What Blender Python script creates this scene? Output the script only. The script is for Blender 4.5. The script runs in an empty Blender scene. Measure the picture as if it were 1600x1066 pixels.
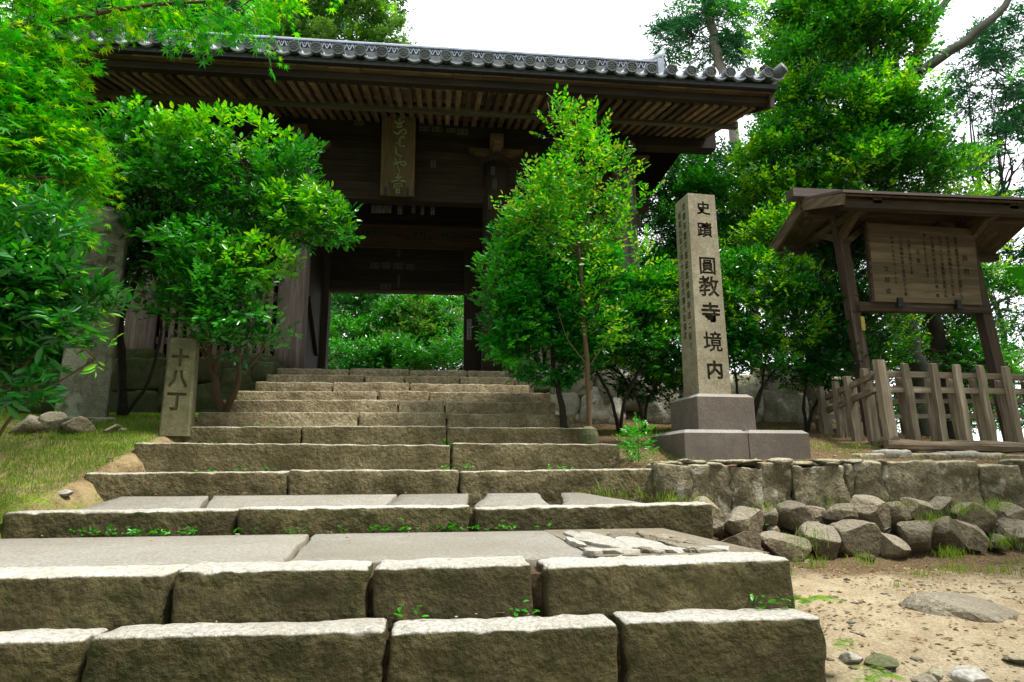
import bpy, math, random
import numpy as np
from mathutils import Matrix, Vector
rng = np.random.default_rng(7); random.seed(7)
SC = bpy.context.scene; COL = SC.collection
# ---------------------------------------------------------------- camera, light
F_PX, PITCH, YAW, ROLL = 1040.0, math.radians(11.5), math.radians(6.3), math.radians(-.35)
CAM = np.array([0., 0., 1.0])
def _rx(t): c, s = math.cos(t), math.sin(t); return np.array([[1,0,0],[0,c,-s],[0,s,c]])
def _rz(t): c, s = math.cos(t), math.sin(t); return np.array([[c,-s,0],[s,c,0],[0,0,1]])
CR = _rz(-YAW) @ _rx(math.pi/2 + PITCH) @ _rz(ROLL)
cd = bpy.data.cameras.new('camera'); cam = bpy.data.objects.new('camera', cd); COL.objects.link(cam)
cd.sensor_width = 36; cd.lens = 36*F_PX/1600; cd.clip_end = 2000; cd.clip_start = .02
M4 = Matrix.Identity(4)
for i in range(3):
    for j in range(3): M4[i][j] = CR[i, j]
    M4[i][3] = CAM[i]
cam.matrix_world = M4; SC.camera = cam
SUN_EL, SUN_AZ = math.radians(62), math.radians(112)      # azimuth measured from +Y (away from camera) towards +X
world = bpy.data.worlds.new('World'); SC.world = world; world.use_nodes = True
wn = world.node_tree; wn.nodes.clear()
sky = wn.nodes.new('ShaderNodeTexSky'); sky.sky_type = 'NISHITA'; sky.sun_disc = False
sky.sun_elevation = SUN_EL; sky.sun_rotation = SUN_AZ; sky.air_density = 1.5; sky.dust_density = 3
sc_ = wn.nodes.new('ShaderNodeVectorMath'); sc_.operation = 'SCALE'; sc_.inputs[3].default_value = .10
cl = wn.nodes.new('ShaderNodeMix'); cl.data_type = 'RGBA'; cl.inputs[0].default_value = .88
cl.inputs[7].default_value = (1.36, 1.40, 1.47, 1)                       # even bright overcast
bg = wn.nodes.new('ShaderNodeBackground'); wo = wn.nodes.new('ShaderNodeOutputWorld')
wn.links.new(sky.outputs[0], sc_.inputs[0]); wn.links.new(sc_.outputs[0], cl.inputs[6])
wn.links.new(cl.outputs[2], bg.inputs[0]); bg.inputs[1].default_value = 1.0; wn.links.new(bg.outputs[0], wo.inputs[0])
sl = bpy.data.lights.new('sun', 'SUN'); sl.energy = 3.9; sl.angle = math.radians(11); sl.color = (1, .95, .86)
sun = bpy.data.objects.new('sun', sl); COL.objects.link(sun)
sd = Vector((math.sin(SUN_AZ)*math.cos(SUN_EL), math.cos(SUN_AZ)*math.cos(SUN_EL), math.sin(SUN_EL)))
sun.rotation_euler = sd.to_track_quat('Z', 'Y').to_euler()
SC.view_settings.view_transform = 'Standard'; SC.view_settings.look = 'None'
SC.view_settings.gamma = 1; SC.view_settings.use_curve_mapping = False
SC.view_settings.exposure = 0.8
SC.cycles.max_bounces = 7; SC.cycles.transmission_bounces = 5; SC.cycles.diffuse_bounces = 4

# ---------------------------------------------------------------- helpers
def ony(x, y, Y):
    """world point at distance plane Y that the photograph shows at pixel x, y (1600 wide)"""
    d = CR @ np.array([(x-800)/F_PX, (533-y)/F_PX, -1.]); return CAM + d*(Y/d[1])
def onz(x, y, z):
    d = CR @ np.array([(x-800)/F_PX, (533-y)/F_PX, -1.]); return CAM + d*((z-CAM[2])/d[2])
def m_per_px(P):
    return -(CR.T @ (np.array(P)-CAM))[2]/F_PX
_perm = np.random.default_rng(3).random((32, 32, 32))
def vnoise(p):
    p = np.asarray(p, float); i = np.floor(p).astype(int); f = p-i; f = f*f*(3-2*f)
    r = 0
    for a in (0, 1):
        for b in (0, 1):
            for c in (0, 1):
                w = (f[...,0] if a else 1-f[...,0])*(f[...,1] if b else 1-f[...,1])*(f[...,2] if c else 1-f[...,2])
                r = r + w*_perm[(i[...,0]+a) % 32, (i[...,1]+b) % 32, (i[...,2]+c) % 32]
    return r*2-1
def fbm(p, o=3):
    p = np.asarray(p, float); s = 0; a = 1.; t = 0
    for k in range(o): s = s + a*vnoise(p*(2**k)+k*7.3); t += a; a *= .5
    return s/t
def link(o): COL.objects.link(o); return o
def props(o, label=None, cat=None, group=None, kind=None):
    if label: o['label'] = label
    if cat: o['category'] = cat
    if group: o['group'] = group
    if kind: o['kind'] = kind
    return o
def rotz(a): return _rz(a)
class MB:
    """collects shapes for ONE mesh"""
    def __init__(s): s.v = []; s.f = []; s.n = 0; s.m = []
    def add(s, v, f, mi=0):
        v = np.asarray(v, float); s.v.append(v)
        s.f += [tuple(int(i)+s.n for i in q) for q in f]; s.m += [mi]*len(f); s.n += len(v); return s
    def box(s, a, b, mi=0, R=None, c=None):
        a = np.array(a, float); b = np.array(b, float)
        v = np.array([[x, y, z] for x in (a[0], b[0]) for y in (a[1], b[1]) for z in (a[2], b[2])])
        if R is not None:
            c = (a+b)/2 if c is None else np.array(c); v = (v-c) @ np.array(R).T + c
        return s.add(v, [(0,1,3,2),(4,6,7,5),(0,4,5,1),(2,3,7,6),(0,2,6,4),(1,5,7,3)], mi)
    def beam(s, p, q, w, h, up=(0,0,1), mi=0, w2=None, h2=None):
        """rectangular bar from p to q"""
        p = np.array(p, float); q = np.array(q, float); d = q-p; d /= np.linalg.norm(d)
        sd_ = np.cross(d, up); sd_ /= np.linalg.norm(sd_); u = np.cross(sd_, d)
        w2 = w if w2 is None else w2; h2 = h if h2 is None else h2
        v = [c+sd_*i*ww/2+u*j*hh/2 for c, ww, hh in ((p, w, h), (q, w2, h2)) for i, j in ((-1,-1),(1,-1),(1,1),(-1,1))]
        return s.add(v, [(3,2,1,0),(4,5,6,7),(0,1,5,4),(1,2,6,5),(2,3,7,6),(3,0,4,7)], mi)
    def tube(s, pts, rad, n=8, mi=0, cap=True, wob=0., seed=0):
        pts = np.array(pts, float); rad = np.broadcast_to(np.array(rad, float), (len(pts),))
        k = len(pts); t = np.gradient(pts, axis=0); t /= np.linalg.norm(t, axis=1)[:, None]+1e-9
        ref = np.array([0,0,1.]) if abs(t[0][2]) < .9 else np.array([1.,0,0]); vs = []
        a = np.cross(t[0], ref); a /= np.linalg.norm(a)
        for i in range(k):
            a = a - t[i]*a.dot(t[i]); a /= np.linalg.norm(a); b = np.cross(t[i], a)
            th = np.arange(n)*2*math.pi/n
            r = np.full(n, rad[i])
            if wob: r = r*(1+wob*vnoise(np.stack([np.cos(th)*1.5+seed, np.sin(th)*1.5, np.full(n, i*.45+seed)], 1)))
            vs.append(pts[i]+np.outer(np.cos(th)*r, a)+np.outer(np.sin(th)*r, b))
        v = np.concatenate(vs); f = [(i*n+j, i*n+(j+1) % n, (i+1)*n+(j+1) % n, (i+1)*n+j) for i in range(k-1) for j in range(n)]
        if cap: f += [tuple(range(n-1, -1, -1)), tuple((k-1)*n+j for j in range(n))]
        return s.add(v, f, mi)
    def cyl(s, p, q, r, n=12, mi=0, r2=None): return s.tube([p, q], [r, r if r2 is None else r2], n, mi)
    def mesh(s, name):
        me = bpy.data.meshes.new(name); me.from_pydata(np.concatenate(s.v).tolist(), [], s.f)
        if any(s.m): me.polygons.foreach_set('material_index', s.m)
        return me
def obj(name, mb, mat, parent=None, smooth=False, **kw):
    """one mesh object; shapes are given in world metres and stored relative to the parent"""
    me = mb if isinstance(mb, bpy.types.Mesh) else mb.mesh(name)
    for m in (mat if isinstance(mat, (list, tuple)) else [mat]):
        if len(me.materials) < (len(mat) if isinstance(mat, (list, tuple)) else 1): me.materials.append(m)
    o = link(bpy.data.objects.new(name, me))
    if parent is not None:
        off = Vector((0,0,0)); q = parent
        while q is not None: off += q.location; q = q.parent
        me.transform(Matrix.Translation(-off)); o.parent = parent
    if smooth: me.polygons.foreach_set('use_smooth', [True]*len(me.polygons))
    return props(o, **kw)
def thing(name, label, cat, loc=(0,0,0), **kw):
    o = link(bpy.data.objects.new(name, None)); o.location = loc; o.empty_display_size = .2
    return props(o, label, cat, **kw)
def clone(src, parent, loc=None, rot=None, scale=None):
    c = src.copy(); link(c); c.parent = parent
    if loc is not None: c.location = loc
    if rot is not None: c.rotation_euler = rot
    if scale is not None: c.scale = scale
    return c
def npmesh(name, V, Fc):
    """V (n,3), Fc (m,k) all faces of k corners"""
    me = bpy.data.meshes.new(name); V = np.ascontiguousarray(V, np.float32); m, k = Fc.shape
    me.vertices.add(len(V)); me.vertices.foreach_set('co', V.ravel())
    me.loops.add(m*k); me.loops.foreach_set('vertex_index', np.ascontiguousarray(Fc, np.int32).ravel())
    me.polygons.add(m); me.polygons.foreach_set('loop_start', np.arange(0, m*k, k, dtype=np.int32))
    me.update(calc_edges=True); return me

# ---------------------------------------------------------------- materials
class NT:
    def __init__(s, name, rough=.8, spec=.3):
        s.m = bpy.data.materials.new(name); s.m.use_nodes = True; s.t = s.m.node_tree; s.b = s.t.nodes['Principled BSDF']
        s.b.inputs['Roughness'].default_value = rough; s.b.inputs['Specular IOR Level'].default_value = spec
        s.tc = s.n('ShaderNodeTexCoord')
    def n(s, k): return s.t.nodes.new(k)
    def l(s, a, b): s.t.links.new(a, b)
    def vec(s, scale=(1,1,1), src='Object', rnd=True):
        mp = s.n('ShaderNodeMapping'); mp.inputs['Scale'].default_value = scale; s.l(s.tc.outputs[src], mp.inputs[0])
        if rnd:
            oi = s.n('ShaderNodeObjectInfo'); mu = s.n('ShaderNodeMath'); mu.operation = 'MULTIPLY'; mu.inputs[1].default_value = 37.
            s.l(oi.outputs['Random'], mu.inputs[0]); cb = s.n('ShaderNodeCombineXYZ')
            for i in range(3): s.l(mu.outputs[0], cb.inputs[i])
            s.l(cb.outputs[0], mp.inputs['Location'])
        return mp.outputs[0]
    def noise(s, vec, scale, det=5, rough=.6, dist=0):
        t = s.n('ShaderNodeTexNoise'); s.l(vec, t.inputs['Vector']); t.inputs['Scale'].default_value = scale
        t.inputs['Detail'].default_value = det; t.inputs['Roughness'].default_value = rough; t.inputs['Distortion'].default_value = dist
        return t.outputs['Fac']
    def vor(s, vec, scale, out='Distance', feat='F1'):
        t = s.n('ShaderNodeTexVoronoi'); t.feature = feat; s.l(vec, t.inputs['Vector']); t.inputs['Scale'].default_value = scale
        return t.outputs[out]
    def ramp(s, fac, stops, interp='LINEAR'):
        r = s.n('ShaderNodeValToRGB'); r.color_ramp.interpolation = interp; e = r.color_ramp.elements
        while len(e) < len(stops): e.new(.5)
        for k, (p, c) in enumerate(stops):
            e[k].position = p; e[k].color = (c, c, c, 1) if not isinstance(c, tuple) else (*c, 1)
        s.l(fac, r.inputs[0]); return r.outputs[0]
    def mix(s, fac, a, b, bt='MIX'):
        x = s.n('ShaderNodeMix'); x.data_type = 'RGBA'; x.blend_type = bt
        for sk, v in ((x.inputs[0], fac), (x.inputs[6], a), (x.inputs[7], b)):
            if isinstance(v, (int, float)): sk.default_value = v
            elif isinstance(v, tuple): sk.default_value = (*v, 1)
            else: s.l(v, sk)
        return x.outputs[2]
    def math(s, op, a, b=0.):
        x = s.n('ShaderNodeMath'); x.operation = op
        for sk, v in ((x.inputs[0], a), (x.inputs[1], b)):
            if isinstance(v, (int, float)): sk.default_value = v
            else: s.l(v, sk)
        return x.outputs[0]
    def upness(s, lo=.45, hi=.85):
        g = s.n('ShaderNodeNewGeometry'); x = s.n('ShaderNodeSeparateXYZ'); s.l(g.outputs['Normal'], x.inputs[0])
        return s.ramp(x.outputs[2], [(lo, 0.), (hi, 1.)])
    def col(s, c):
        if isinstance(c, tuple): s.b.inputs['Base Color'].default_value = (*c, 1)
        else: s.l(c, s.b.inputs['Base Color'])
    def bump(s, h, strength=.5, dist=.01):
        b = s.n('ShaderNodeBump'); b.inputs['Strength'].default_value = strength; b.inputs['Distance'].default_value = dist
        s.l(h, b.inputs['Height']); s.l(b.outputs[0], s.b.inputs['Normal'])
def stone_mat(name, base, dark, moss, worn=None, moss_amt=.45, speck=180, bump=.6, big=1.2, lichen=None, worn_lit_amt=1., bd=.012, vary=.10, chis=34, crack=False):
    t = NT(name, .85, .25); v = t.vec()
    n1 = t.noise(v, big, 6, .62); n2 = t.noise(v, big*9, 5, .65); n3 = t.noise(v, speck, 2, .5); n4 = t.noise(v, big*3.3, 6, .7, .6)
    c = t.mix(t.ramp(n1, [(.3, 0.), (.7, 1.)]), dark, base)
    c = t.mix(t.ramp(n2, [(.42, 0.), (.66, .75)]), c, dark)
    c = t.mix(t.ramp(n4, [(.62-moss_amt*.3, 0.), (.78-moss_amt*.3, .85)]), c, moss)
    if lichen: c = t.mix(t.ramp(t.noise(v, big*2.1, 5, .55, .3), [(.56, 0.), (.62, .85)]), c, lichen)
    c = t.mix(t.ramp(n3, [(.35, .35), (.65, 0.)]), c, (.02,.018,.015))
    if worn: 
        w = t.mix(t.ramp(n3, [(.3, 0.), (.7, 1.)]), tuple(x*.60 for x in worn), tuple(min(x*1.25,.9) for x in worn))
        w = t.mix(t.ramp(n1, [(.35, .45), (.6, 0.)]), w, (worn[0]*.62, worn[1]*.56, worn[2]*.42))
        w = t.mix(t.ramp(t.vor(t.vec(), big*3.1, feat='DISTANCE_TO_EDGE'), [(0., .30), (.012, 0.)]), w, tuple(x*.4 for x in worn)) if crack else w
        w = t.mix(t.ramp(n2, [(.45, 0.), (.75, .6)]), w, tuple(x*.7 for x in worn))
        c = t.mix(t.math('MULTIPLY', t.upness(), worn_lit_amt), c, w)  # up faces paler: wear on the treads plus painted light from above
    oi = t.n('ShaderNodeObjectInfo'); hs = t.n('ShaderNodeHueSaturation'); t.l(c, hs.inputs['Color']); t.l(t.ramp(oi.outputs['Random'], [(0., 1-vary), (1., 1+vary)]), hs.inputs['Value']); c = hs.outputs[0]
    t.col(c); h = t.math('ADD', t.math('MULTIPLY', n2, 1.), t.math('MULTIPLY', n3, .22)); h = t.math('ADD', h, t.math('MULTIPLY', n4, .9)); h = t.math('ADD', h, t.math('MULTIPLY', t.vor(v, chis), .28)); t.bump(h, bump, bd)
    return t.m
def wood_mat(name, base, dark, ax='x', rough=.75, light=None, grain=1., bump=.35, vr=(.72,1.25)):
    t = NT(name, rough, .25); s = [14*grain]*3; s['xyz'.index(ax)] = .7; v = t.vec(tuple(s))
    v2 = t.vec((1,1,1)); n = t.noise(v, 2.2, 6, .65, .4); n2 = t.noise(v2, 2.3, 4, .6); n3 = t.noise(v, 9, 3, .5)
    c = t.mix(t.ramp(n, [(.3, 0.), (.7, 1.)]), dark, base); c = t.mix(t.ramp(n2, [(.35, .55), (.65, 0.)]), c, dark)
    if light: c = t.mix(t.ramp(t.noise(v, 1.4, 5, .7), [(.5, 0.), (.72, .8)]), c, light)
    oi = t.n('ShaderNodeObjectInfo'); hs = t.n('ShaderNodeHueSaturation'); t.l(c, hs.inputs['Color'])
    t.l(t.ramp(oi.outputs['Random'], [(0., vr[0]), (1., vr[1])]), hs.inputs['Value']); t.col(hs.outputs[0])
    t.bump(t.math('ADD', n, t.math('MULTIPLY', n3, .6)), bump, .004); return t.m
def leaf_mat(name, cols, rough=.4, spec=.5, trans=.4, tcol=None):
    """cols: stops of leaf colour, one random pick per leaf"""
    t = NT(name, rough, spec); g = t.n('ShaderNodeNewGeometry')
    k = len(cols); c = t.ramp(g.outputs['Random Per Island'], [(i/max(k-1,1), cc) for i, cc in enumerate(cols)])
    v = t.vec(rnd=False); big = t.noise(v, 1.3, 2, .5)
    hs = t.n('ShaderNodeHueSaturation'); t.l(c, hs.inputs['Color']); t.l(t.ramp(big, [(.3, .75), (.7, 1.25)]), hs.inputs['Value'])
    t.col(hs.outputs[0]); out = t.t.nodes['Material Output']
    tr = t.n('ShaderNodeBsdfTranslucent'); mx = t.n('ShaderNodeMixShader'); mx.inputs[0].default_value = trans
    tc = t.mix(1., hs.outputs[0], tcol or (1.5, 1.35, .35), 'MULTIPLY'); t.l(tc, tr.inputs[0])
    t.l(t.b.outputs[0], mx.inputs[1]); t.l(tr.outputs[0], mx.inputs[2]); t.l(mx.outputs[0], out.inputs[0]); return t.m
def flat_mat(name, c, rough=.8, spec=.2):
    t = NT(name, rough, spec); n = t.noise(t.vec(), 18, 4, .6)
    t.col(t.mix(t.ramp(n, [(.35, 0.), (.65, 1.)]), tuple(x*.75 for x in c), c)); return t.m

M = {}
M['step'] = stone_mat('step granite', (.25,.205,.11), (.075,.058,.022), (.055,.055,.014), worn=(.46,.43,.37), moss_amt=.35, speck=70, bump=1., big=2.6, bd=.024)  # middle steps: base tone raised for the brighter light up the flight
M['step_shaded'] = stone_mat('shaded mossy step granite', (.145,.120,.052), (.042,.033,.012), (.034,.040,.008), worn=(.50,.475,.43), moss_amt=.45, speck=70, bump=1., big=2.2, bd=.024)  # lower steps: moss, with the near side's shade put into the dark base
M['step_lit'] = stone_mat('lit step granite', (.55,.46,.30), (.19,.14,.07), (.14,.125,.045), worn=(.45,.41,.34), moss_amt=.22, speck=70, bump=1., big=3.0, bd=.024)  # upper steps: stronger light from above is put into the base colour
M['paving'] = stone_mat('paving concrete', (.27,.25,.21), (.17,.145,.10), (.13,.10,.055), worn=(.275,.262,.235), moss_amt=.12, crack=False, speck=60, bump=.6, big=1.0, worn_lit_amt=.75, bd=.006)
M['rubble'] = stone_mat('rubble stone', (.30,.245,.16), (.10,.078,.048), (.06,.07,.02), worn=(.38,.34,.27), moss_amt=.22, speck=90, bump=1., big=3.2, bd=.025, worn_lit_amt=.6, vary=.28)
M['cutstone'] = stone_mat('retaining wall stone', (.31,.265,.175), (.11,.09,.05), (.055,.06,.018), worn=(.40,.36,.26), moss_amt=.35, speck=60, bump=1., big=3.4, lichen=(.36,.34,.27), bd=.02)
M['flat'] = stone_mat('pale flat stone', (.42,.39,.34), (.26,.23,.18), (.22,.19,.12), worn=(.43,.42,.39), moss_amt=.05, speck=60, bump=.6, big=2.5, worn_lit_amt=.6)
M['podium'] = stone_mat('mossy boulder', (.11,.115,.055), (.045,.048,.022), (.04,.062,.012), moss_amt=.5, speck=70, bump=.8, big=1.6, worn=(.17,.18,.09), worn_lit_amt=.6)
M['pale_boulder'] = stone_mat('pale lichen boulder', (.56,.53,.45), (.26,.25,.16), (.10,.14,.03), moss_amt=.28, speck=70, bump=.8, big=1.7, lichen=(.75,.72,.66))
M['pillar_granite'] = stone_mat('pillar granite', (.42,.375,.28), (.22,.185,.12), (.20,.19,.10), moss_amt=.12, speck=75, bump=.45, big=1.4, bd=.006)
M['pillar_granite_side'] = stone_mat('pillar granite darker', (.25,.24,.13), (.15,.14,.075), (.12,.13,.05), moss_amt=.2, speck=75, bump=.45, big=1.4, bd=.006)  # darker, greener copy of the pillar stone
M['plinth'] = stone_mat('plinth stone', (.225,.19,.165), (.13,.105,.09), (.12,.12,.07), worn=(.31,.29,.28), moss_amt=.05, speck=110, bump=.4, big=1.3, bd=.006)
M['old_pillar'] = stone_mat('old pillar granite', (.27,.27,.20), (.115,.11,.08), (.085,.095,.035), moss_amt=.35, speck=60, bump=.6, big=1.8, lichen=(.33,.34,.27))
M['marker'] = stone_mat('marker granite', (.18,.17,.09), (.085,.08,.04), (.10,.11,.035), moss_amt=.3, speck=90, bump=.5, big=2., bd=.008)
M['carve'] = flat_mat('weathered carving', (.045,.038,.022))
M['carve_moss'] = flat_mat('mossy carving', (.075,.072,.033))
M['ink'] = flat_mat('black ink', (.018,.016,.014))
M['gate_x'] = wood_mat('dark gate timber along', (.052,.034,.018), (.013,.009,.006), 'x')
M['gate_y'] = wood_mat('rafter timber', (.25,.165,.095), (.10,.062,.035), 'y', light=(.40,.29,.18), vr=(.35,1.35))
M['gate_z'] = wood_mat('dark gate timber upright', (.070,.046,.030), (.022,.015,.010), 'z')
M['gate_pale_x'] = wood_mat('fascia timber', (.17,.10,.055), (.07,.042,.026), 'x', light=(.24,.16,.09))
M['purlin'] = wood_mat('purlin timber', (.12,.10,.06), (.05,.045,.03), 'x', light=(.17,.15,.09))
M['pillar_wood'] = wood_mat('weathered pillar timber', (.24,.185,.165), (.11,.08,.07), 'z', light=(.40,.33,.31), grain=.8, bump=.5)
M['pale_z'] = wood_mat('paling timber', (.27,.18,.155), (.13,.085,.07), 'z', light=(.36,.27,.24))
M['plaque'] = wood_mat('plaque timber', (.14,.095,.05), (.065,.045,.022), 'z', light=(.17,.13,.06))
M['relief'] = flat_mat('verdigris relief', (.22,.27,.13))
M['fence'] = wood_mat('weathered fence timber', (.30,.245,.18), (.14,.11,.075), 'z', light=(.46,.40,.32), grain=1.6, bump=.8)
M['fence_x'] = wood_mat('weathered rail timber', (.30,.245,.18), (.14,.11,.075), 'x', light=(.46,.40,.32), grain=1.6, bump=.8)
M['fence_y'] = wood_mat('weathered side rail timber', (.30,.245,.18), (.14,.11,.075), 'y', light=(.46,.40,.32), grain=1.6, bump=.8)
M['sill'] = wood_mat('rotten sill timber', (.22,.16,.11), (.07,.05,.032), 'x', light=(.3,.25,.17), grain=2.2, bump=1.)
M['shelter_z'] = wood_mat('shelter post timber', (.115,.075,.055), (.05,.033,.024), 'z', light=(.19,.14,.11))
M['shelter_x'] = wood_mat('shelter beam timber', (.10,.064,.046), (.04,.027,.019), 'x', light=(.20,.15,.11))
M['shelter_y'] = wood_mat('shelter rafter timber', (.16,.11,.068), (.065,.045,.03), 'y', light=(.22,.16,.10))
M['board'] = wood_mat('notice board timber', (.20,.145,.09), (.105,.075,.045), 'x', light=(.27,.205,.13), grain=.7, bump=.15)
M['copper'] = wood_mat('brown sheet roofing', (.16,.12,.11), (.09,.065,.06), 'x', rough=.45)
t = NT('roof tile', .26, .7); v = t.vec(); n = t.noise(v, 3.5, 5, .6)
t.col(t.mix(t.ramp(n, [(.35, 0.), (.65, 1.)]), (.17,.19,.23), (.34,.37,.43))); t.bump(t.noise(v, 60, 3), .2, .002); M['tile'] = t.m
t = NT('eave tile face', .5, .4); v = t.vec(); n = t.noise(v, 9, 5, .6)
t.col(t.mix(t.ramp(n, [(.35, 0.), (.65, 1.)]), (.030,.036,.036), (.085,.095,.095))); t.bump(t.noise(v, 60, 3), .3, .002); M['tileface'] = t.m
M['iron'] = flat_mat('black iron', (.02,.019,.018), .5, .4)
M['slip'] = flat_mat('aged paper slip', (.10,.095,.07)); M['slip_pale'] = flat_mat('pale paper slip', (.42,.45,.46)); M['tag'] = flat_mat('yellow tag', (.55,.42,.10))
M['bark'] = stone_mat('bark', (.048,.036,.025), (.017,.013,.009), (.03,.038,.012), moss_amt=.25, speck=40, bump=1., big=3.)
M['bark_pale'] = stone_mat('pale bark', (.30,.27,.23), (.14,.12,.10), (.10,.11,.05), moss_amt=.1, speck=40, bump=1., big=3.)
M['bark_moss'] = stone_mat('mossy bark', (.030,.025,.016), (.012,.009,.007), (.018,.030,.007), moss_amt=.7, speck=30, bump=1., big=2.5)
M['twig'] = flat_mat('twig', (.10,.065,.035))
M['maple'] = leaf_mat('maple leaf', [(.006,.17,.006),(.016,.27,.004),(.045,.36,.004),(.13,.44,.004)], .5, .35, .5)
M['maple_tip'] = leaf_mat('young maple leaf', [(.05,.38,.004),(.14,.48,.004),(.36,.56,.006)], .5, .35, .5)
M['glossy'] = leaf_mat('glossy leaf', [(.008,.10,.014),(.014,.16,.016),(.03,.22,.016)], .26, .6, .28)
M['camellia'] = leaf_mat('camellia leaf', [(.006,.10,.008),(.014,.19,.007),(.045,.30,.006)], .28, .6, .32)
M['camellia_tip'] = leaf_mat('young camellia leaf', [(.03,.28,.006),(.09,.42,.005),(.22,.50,.006)], .32, .55, .4)
M['bush'] = leaf_mat('clipped shrub leaf', [(.004,.10,.008),(.010,.20,.007),(.025,.28,.007)], .32, .5, .32)
M['bush_tip'] = leaf_mat('young shrub leaf', [(.02,.27,.006),(.06,.40,.007)], .35, .5, .36)
M['young'] = leaf_mat('young tree leaf', [(.012,.20,.006),(.03,.30,.006),(.08,.38,.006),(.18,.44,.008),(.24,.34,.03)], .4, .45, .45)
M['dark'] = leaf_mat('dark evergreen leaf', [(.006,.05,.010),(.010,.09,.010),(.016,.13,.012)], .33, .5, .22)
M['mid'] = leaf_mat('woodland leaf', [(.008,.11,.008),(.022,.21,.008),(.06,.31,.008)], .4, .45, .38)
M['bright'] = leaf_mat('bright tree leaf', [(.03,.24,.006),(.11,.38,.006),(.28,.50,.008)], .42, .4, .45)
M['conifer'] = leaf_mat('conifer needle', [(.012,.085,.040),(.02,.12,.05),(.035,.16,.055)], .5, .3, .3, (1.,1.2,.6))
M['cedar'] = leaf_mat('cedar needle', [(.035,.14,.03),(.08,.22,.035),(.14,.28,.05)], .5, .3, .35)
M['grass'] = leaf_mat('grass blade', [(.07,.20,.015),(.16,.30,.02),(.30,.36,.06)], .5, .3, .4)
M['fern'] = leaf_mat('fern', [(.08,.24,.010),(.20,.34,.012)], .5, .3, .45)
M['litter'] = leaf_mat('dead leaf', [(.16,.09,.045),(.30,.20,.11),(.42,.34,.24)], .7, .2, .1)

# ---------------------------------------------------------------- stone shapes
def rbox(c, h, r, seg=.09, rough=.006, nf=5., seed=0., R=None, edge=.5):
    """rounded, roughened block: centre c, half sizes h"""
    h = np.array(h, float); ax = []
    for k in range(3):
        inner = h[k]-r; nn = max(1, int(round(2*inner/seg)))
        ax.append(np.concatenate([[-h[k], -h[k]+r*.35], np.linspace(-inner, inner, nn+1), [h[k]-r*.35, h[k]]]))
    idx = {}; V = []; Fq = []
    def vid(i, j, k):
        key = (i, j, k)
        if key not in idx: idx[key] = len(V); V.append((ax[0][i], ax[1][j], ax[2][k]))
        return idx[key]
    n = [len(a)-1 for a in ax]
    for i in range(n[0]):
        for j in range(n[1]):
            Fq.append((vid(i,j,0), vid(i,j+1,0), vid(i+1,j+1,0), vid(i+1,j,0))); Fq.append((vid(i,j,n[2]), vid(i+1,j,n[2]), vid(i+1,j+1,n[2]), vid(i,j+1,n[2])))
    for i in range(n[0]):
        for k in range(n[2]):
            Fq.append((vid(i,0,k), vid(i+1,0,k), vid(i+1,0,k+1), vid(i,0,k+1))); Fq.append((vid(i,n[1],k), vid(i,n[1],k+1), vid(i+1,n[1],k+1), vid(i+1,n[1],k)))
    for j in range(n[1]):
        for k in range(n[2]):
            Fq.append((vid(0,j,k), vid(0,j,k+1), vid(0,j+1,k+1), vid(0,j+1,k))); Fq.append((vid(n[0],j,k), vid(n[0],j+1,k), vid(n[0],j+1,k+1), vid(n[0],j,k+1)))
    V = np.array(V); q = np.clip(V, -(h-r), h-r); d = V-q; L = np.linalg.norm(d, axis=1, keepdims=True)
    P = q + r*d/np.maximum(L, 1e-9)
    edgy = (np.sum(np.abs(V) > (h-r*1.01), axis=1) >= 2)[:, None]
    nv = P/h; nv = nv**5; nv /= np.linalg.norm(nv, axis=1, keepdims=True)
    s = np.array([seed*3.1, seed*1.7, seed])
    dsp = fbm((P+s)*nf, 3)[:, None]*rough*1.6 + fbm((P+s)*nf*3, 2)[:, None]*rough*.6
    chip = (np.minimum(0, fbm((P+s)*nf*1.1+9, 3)[:, None]+.16)*r*.45+np.minimum(0, fbm((P+s)*nf*4+3, 2)[:, None]+.12)*r*.8)*edgy*edge
    P = P + nv*(dsp*(1-.6*np.abs(nv[:,2:3]))+chip)
    if R is not None: P = P @ np.array(R).T
    return MB().add(P+np.array(c), Fq)
_ico = {}
def ico(sub):
    if sub not in _ico:
        import bmesh
        b = bmesh.new(); bmesh.ops.create_icosphere(b, subdivisions=sub, radius=1); b.verts.ensure_lookup_table()
        _ico[sub] = (np.array([v.co[:] for v in b.verts]), [tuple(v.index for v in f.verts) for f in b.faces]); b.free()
    return _ico[sub]
def rock(c, size, seed=0, sub=3, cuts=14, rough=.05, R=None, dr=(.45,.78)):
    V, Fc = ico(sub); V = V.copy(); r = np.random.default_rng(int(seed)+11)
    for _ in range(cuts):
        n = r.normal(size=3); n /= np.linalg.norm(n); d = r.uniform(*dr); k = V @ n - d
        V = V-np.where(k > 0, k, 0)[:, None]*n*.96
    V /= np.abs(V).max(axis=0)
    V = V*(1+rough*fbm(V*2.2+seed, 3)[:, None]*1.4+rough*.4*fbm(V*7+seed, 2)[:, None])
    V = V*np.array(size)/2.
    if R is not None: V = V @ np.array(R).T
    return MB().add(V+np.array(c), Fc)
def rrot(r, a=.4): return np.array(Matrix.Rotation(r.uniform(-a, a), 3, 'X') @ Matrix.Rotation(r.uniform(-a, a), 3, 'Y') @ Matrix.Rotation(r.uniform(0, 6.3), 3, 'Z'))

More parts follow.
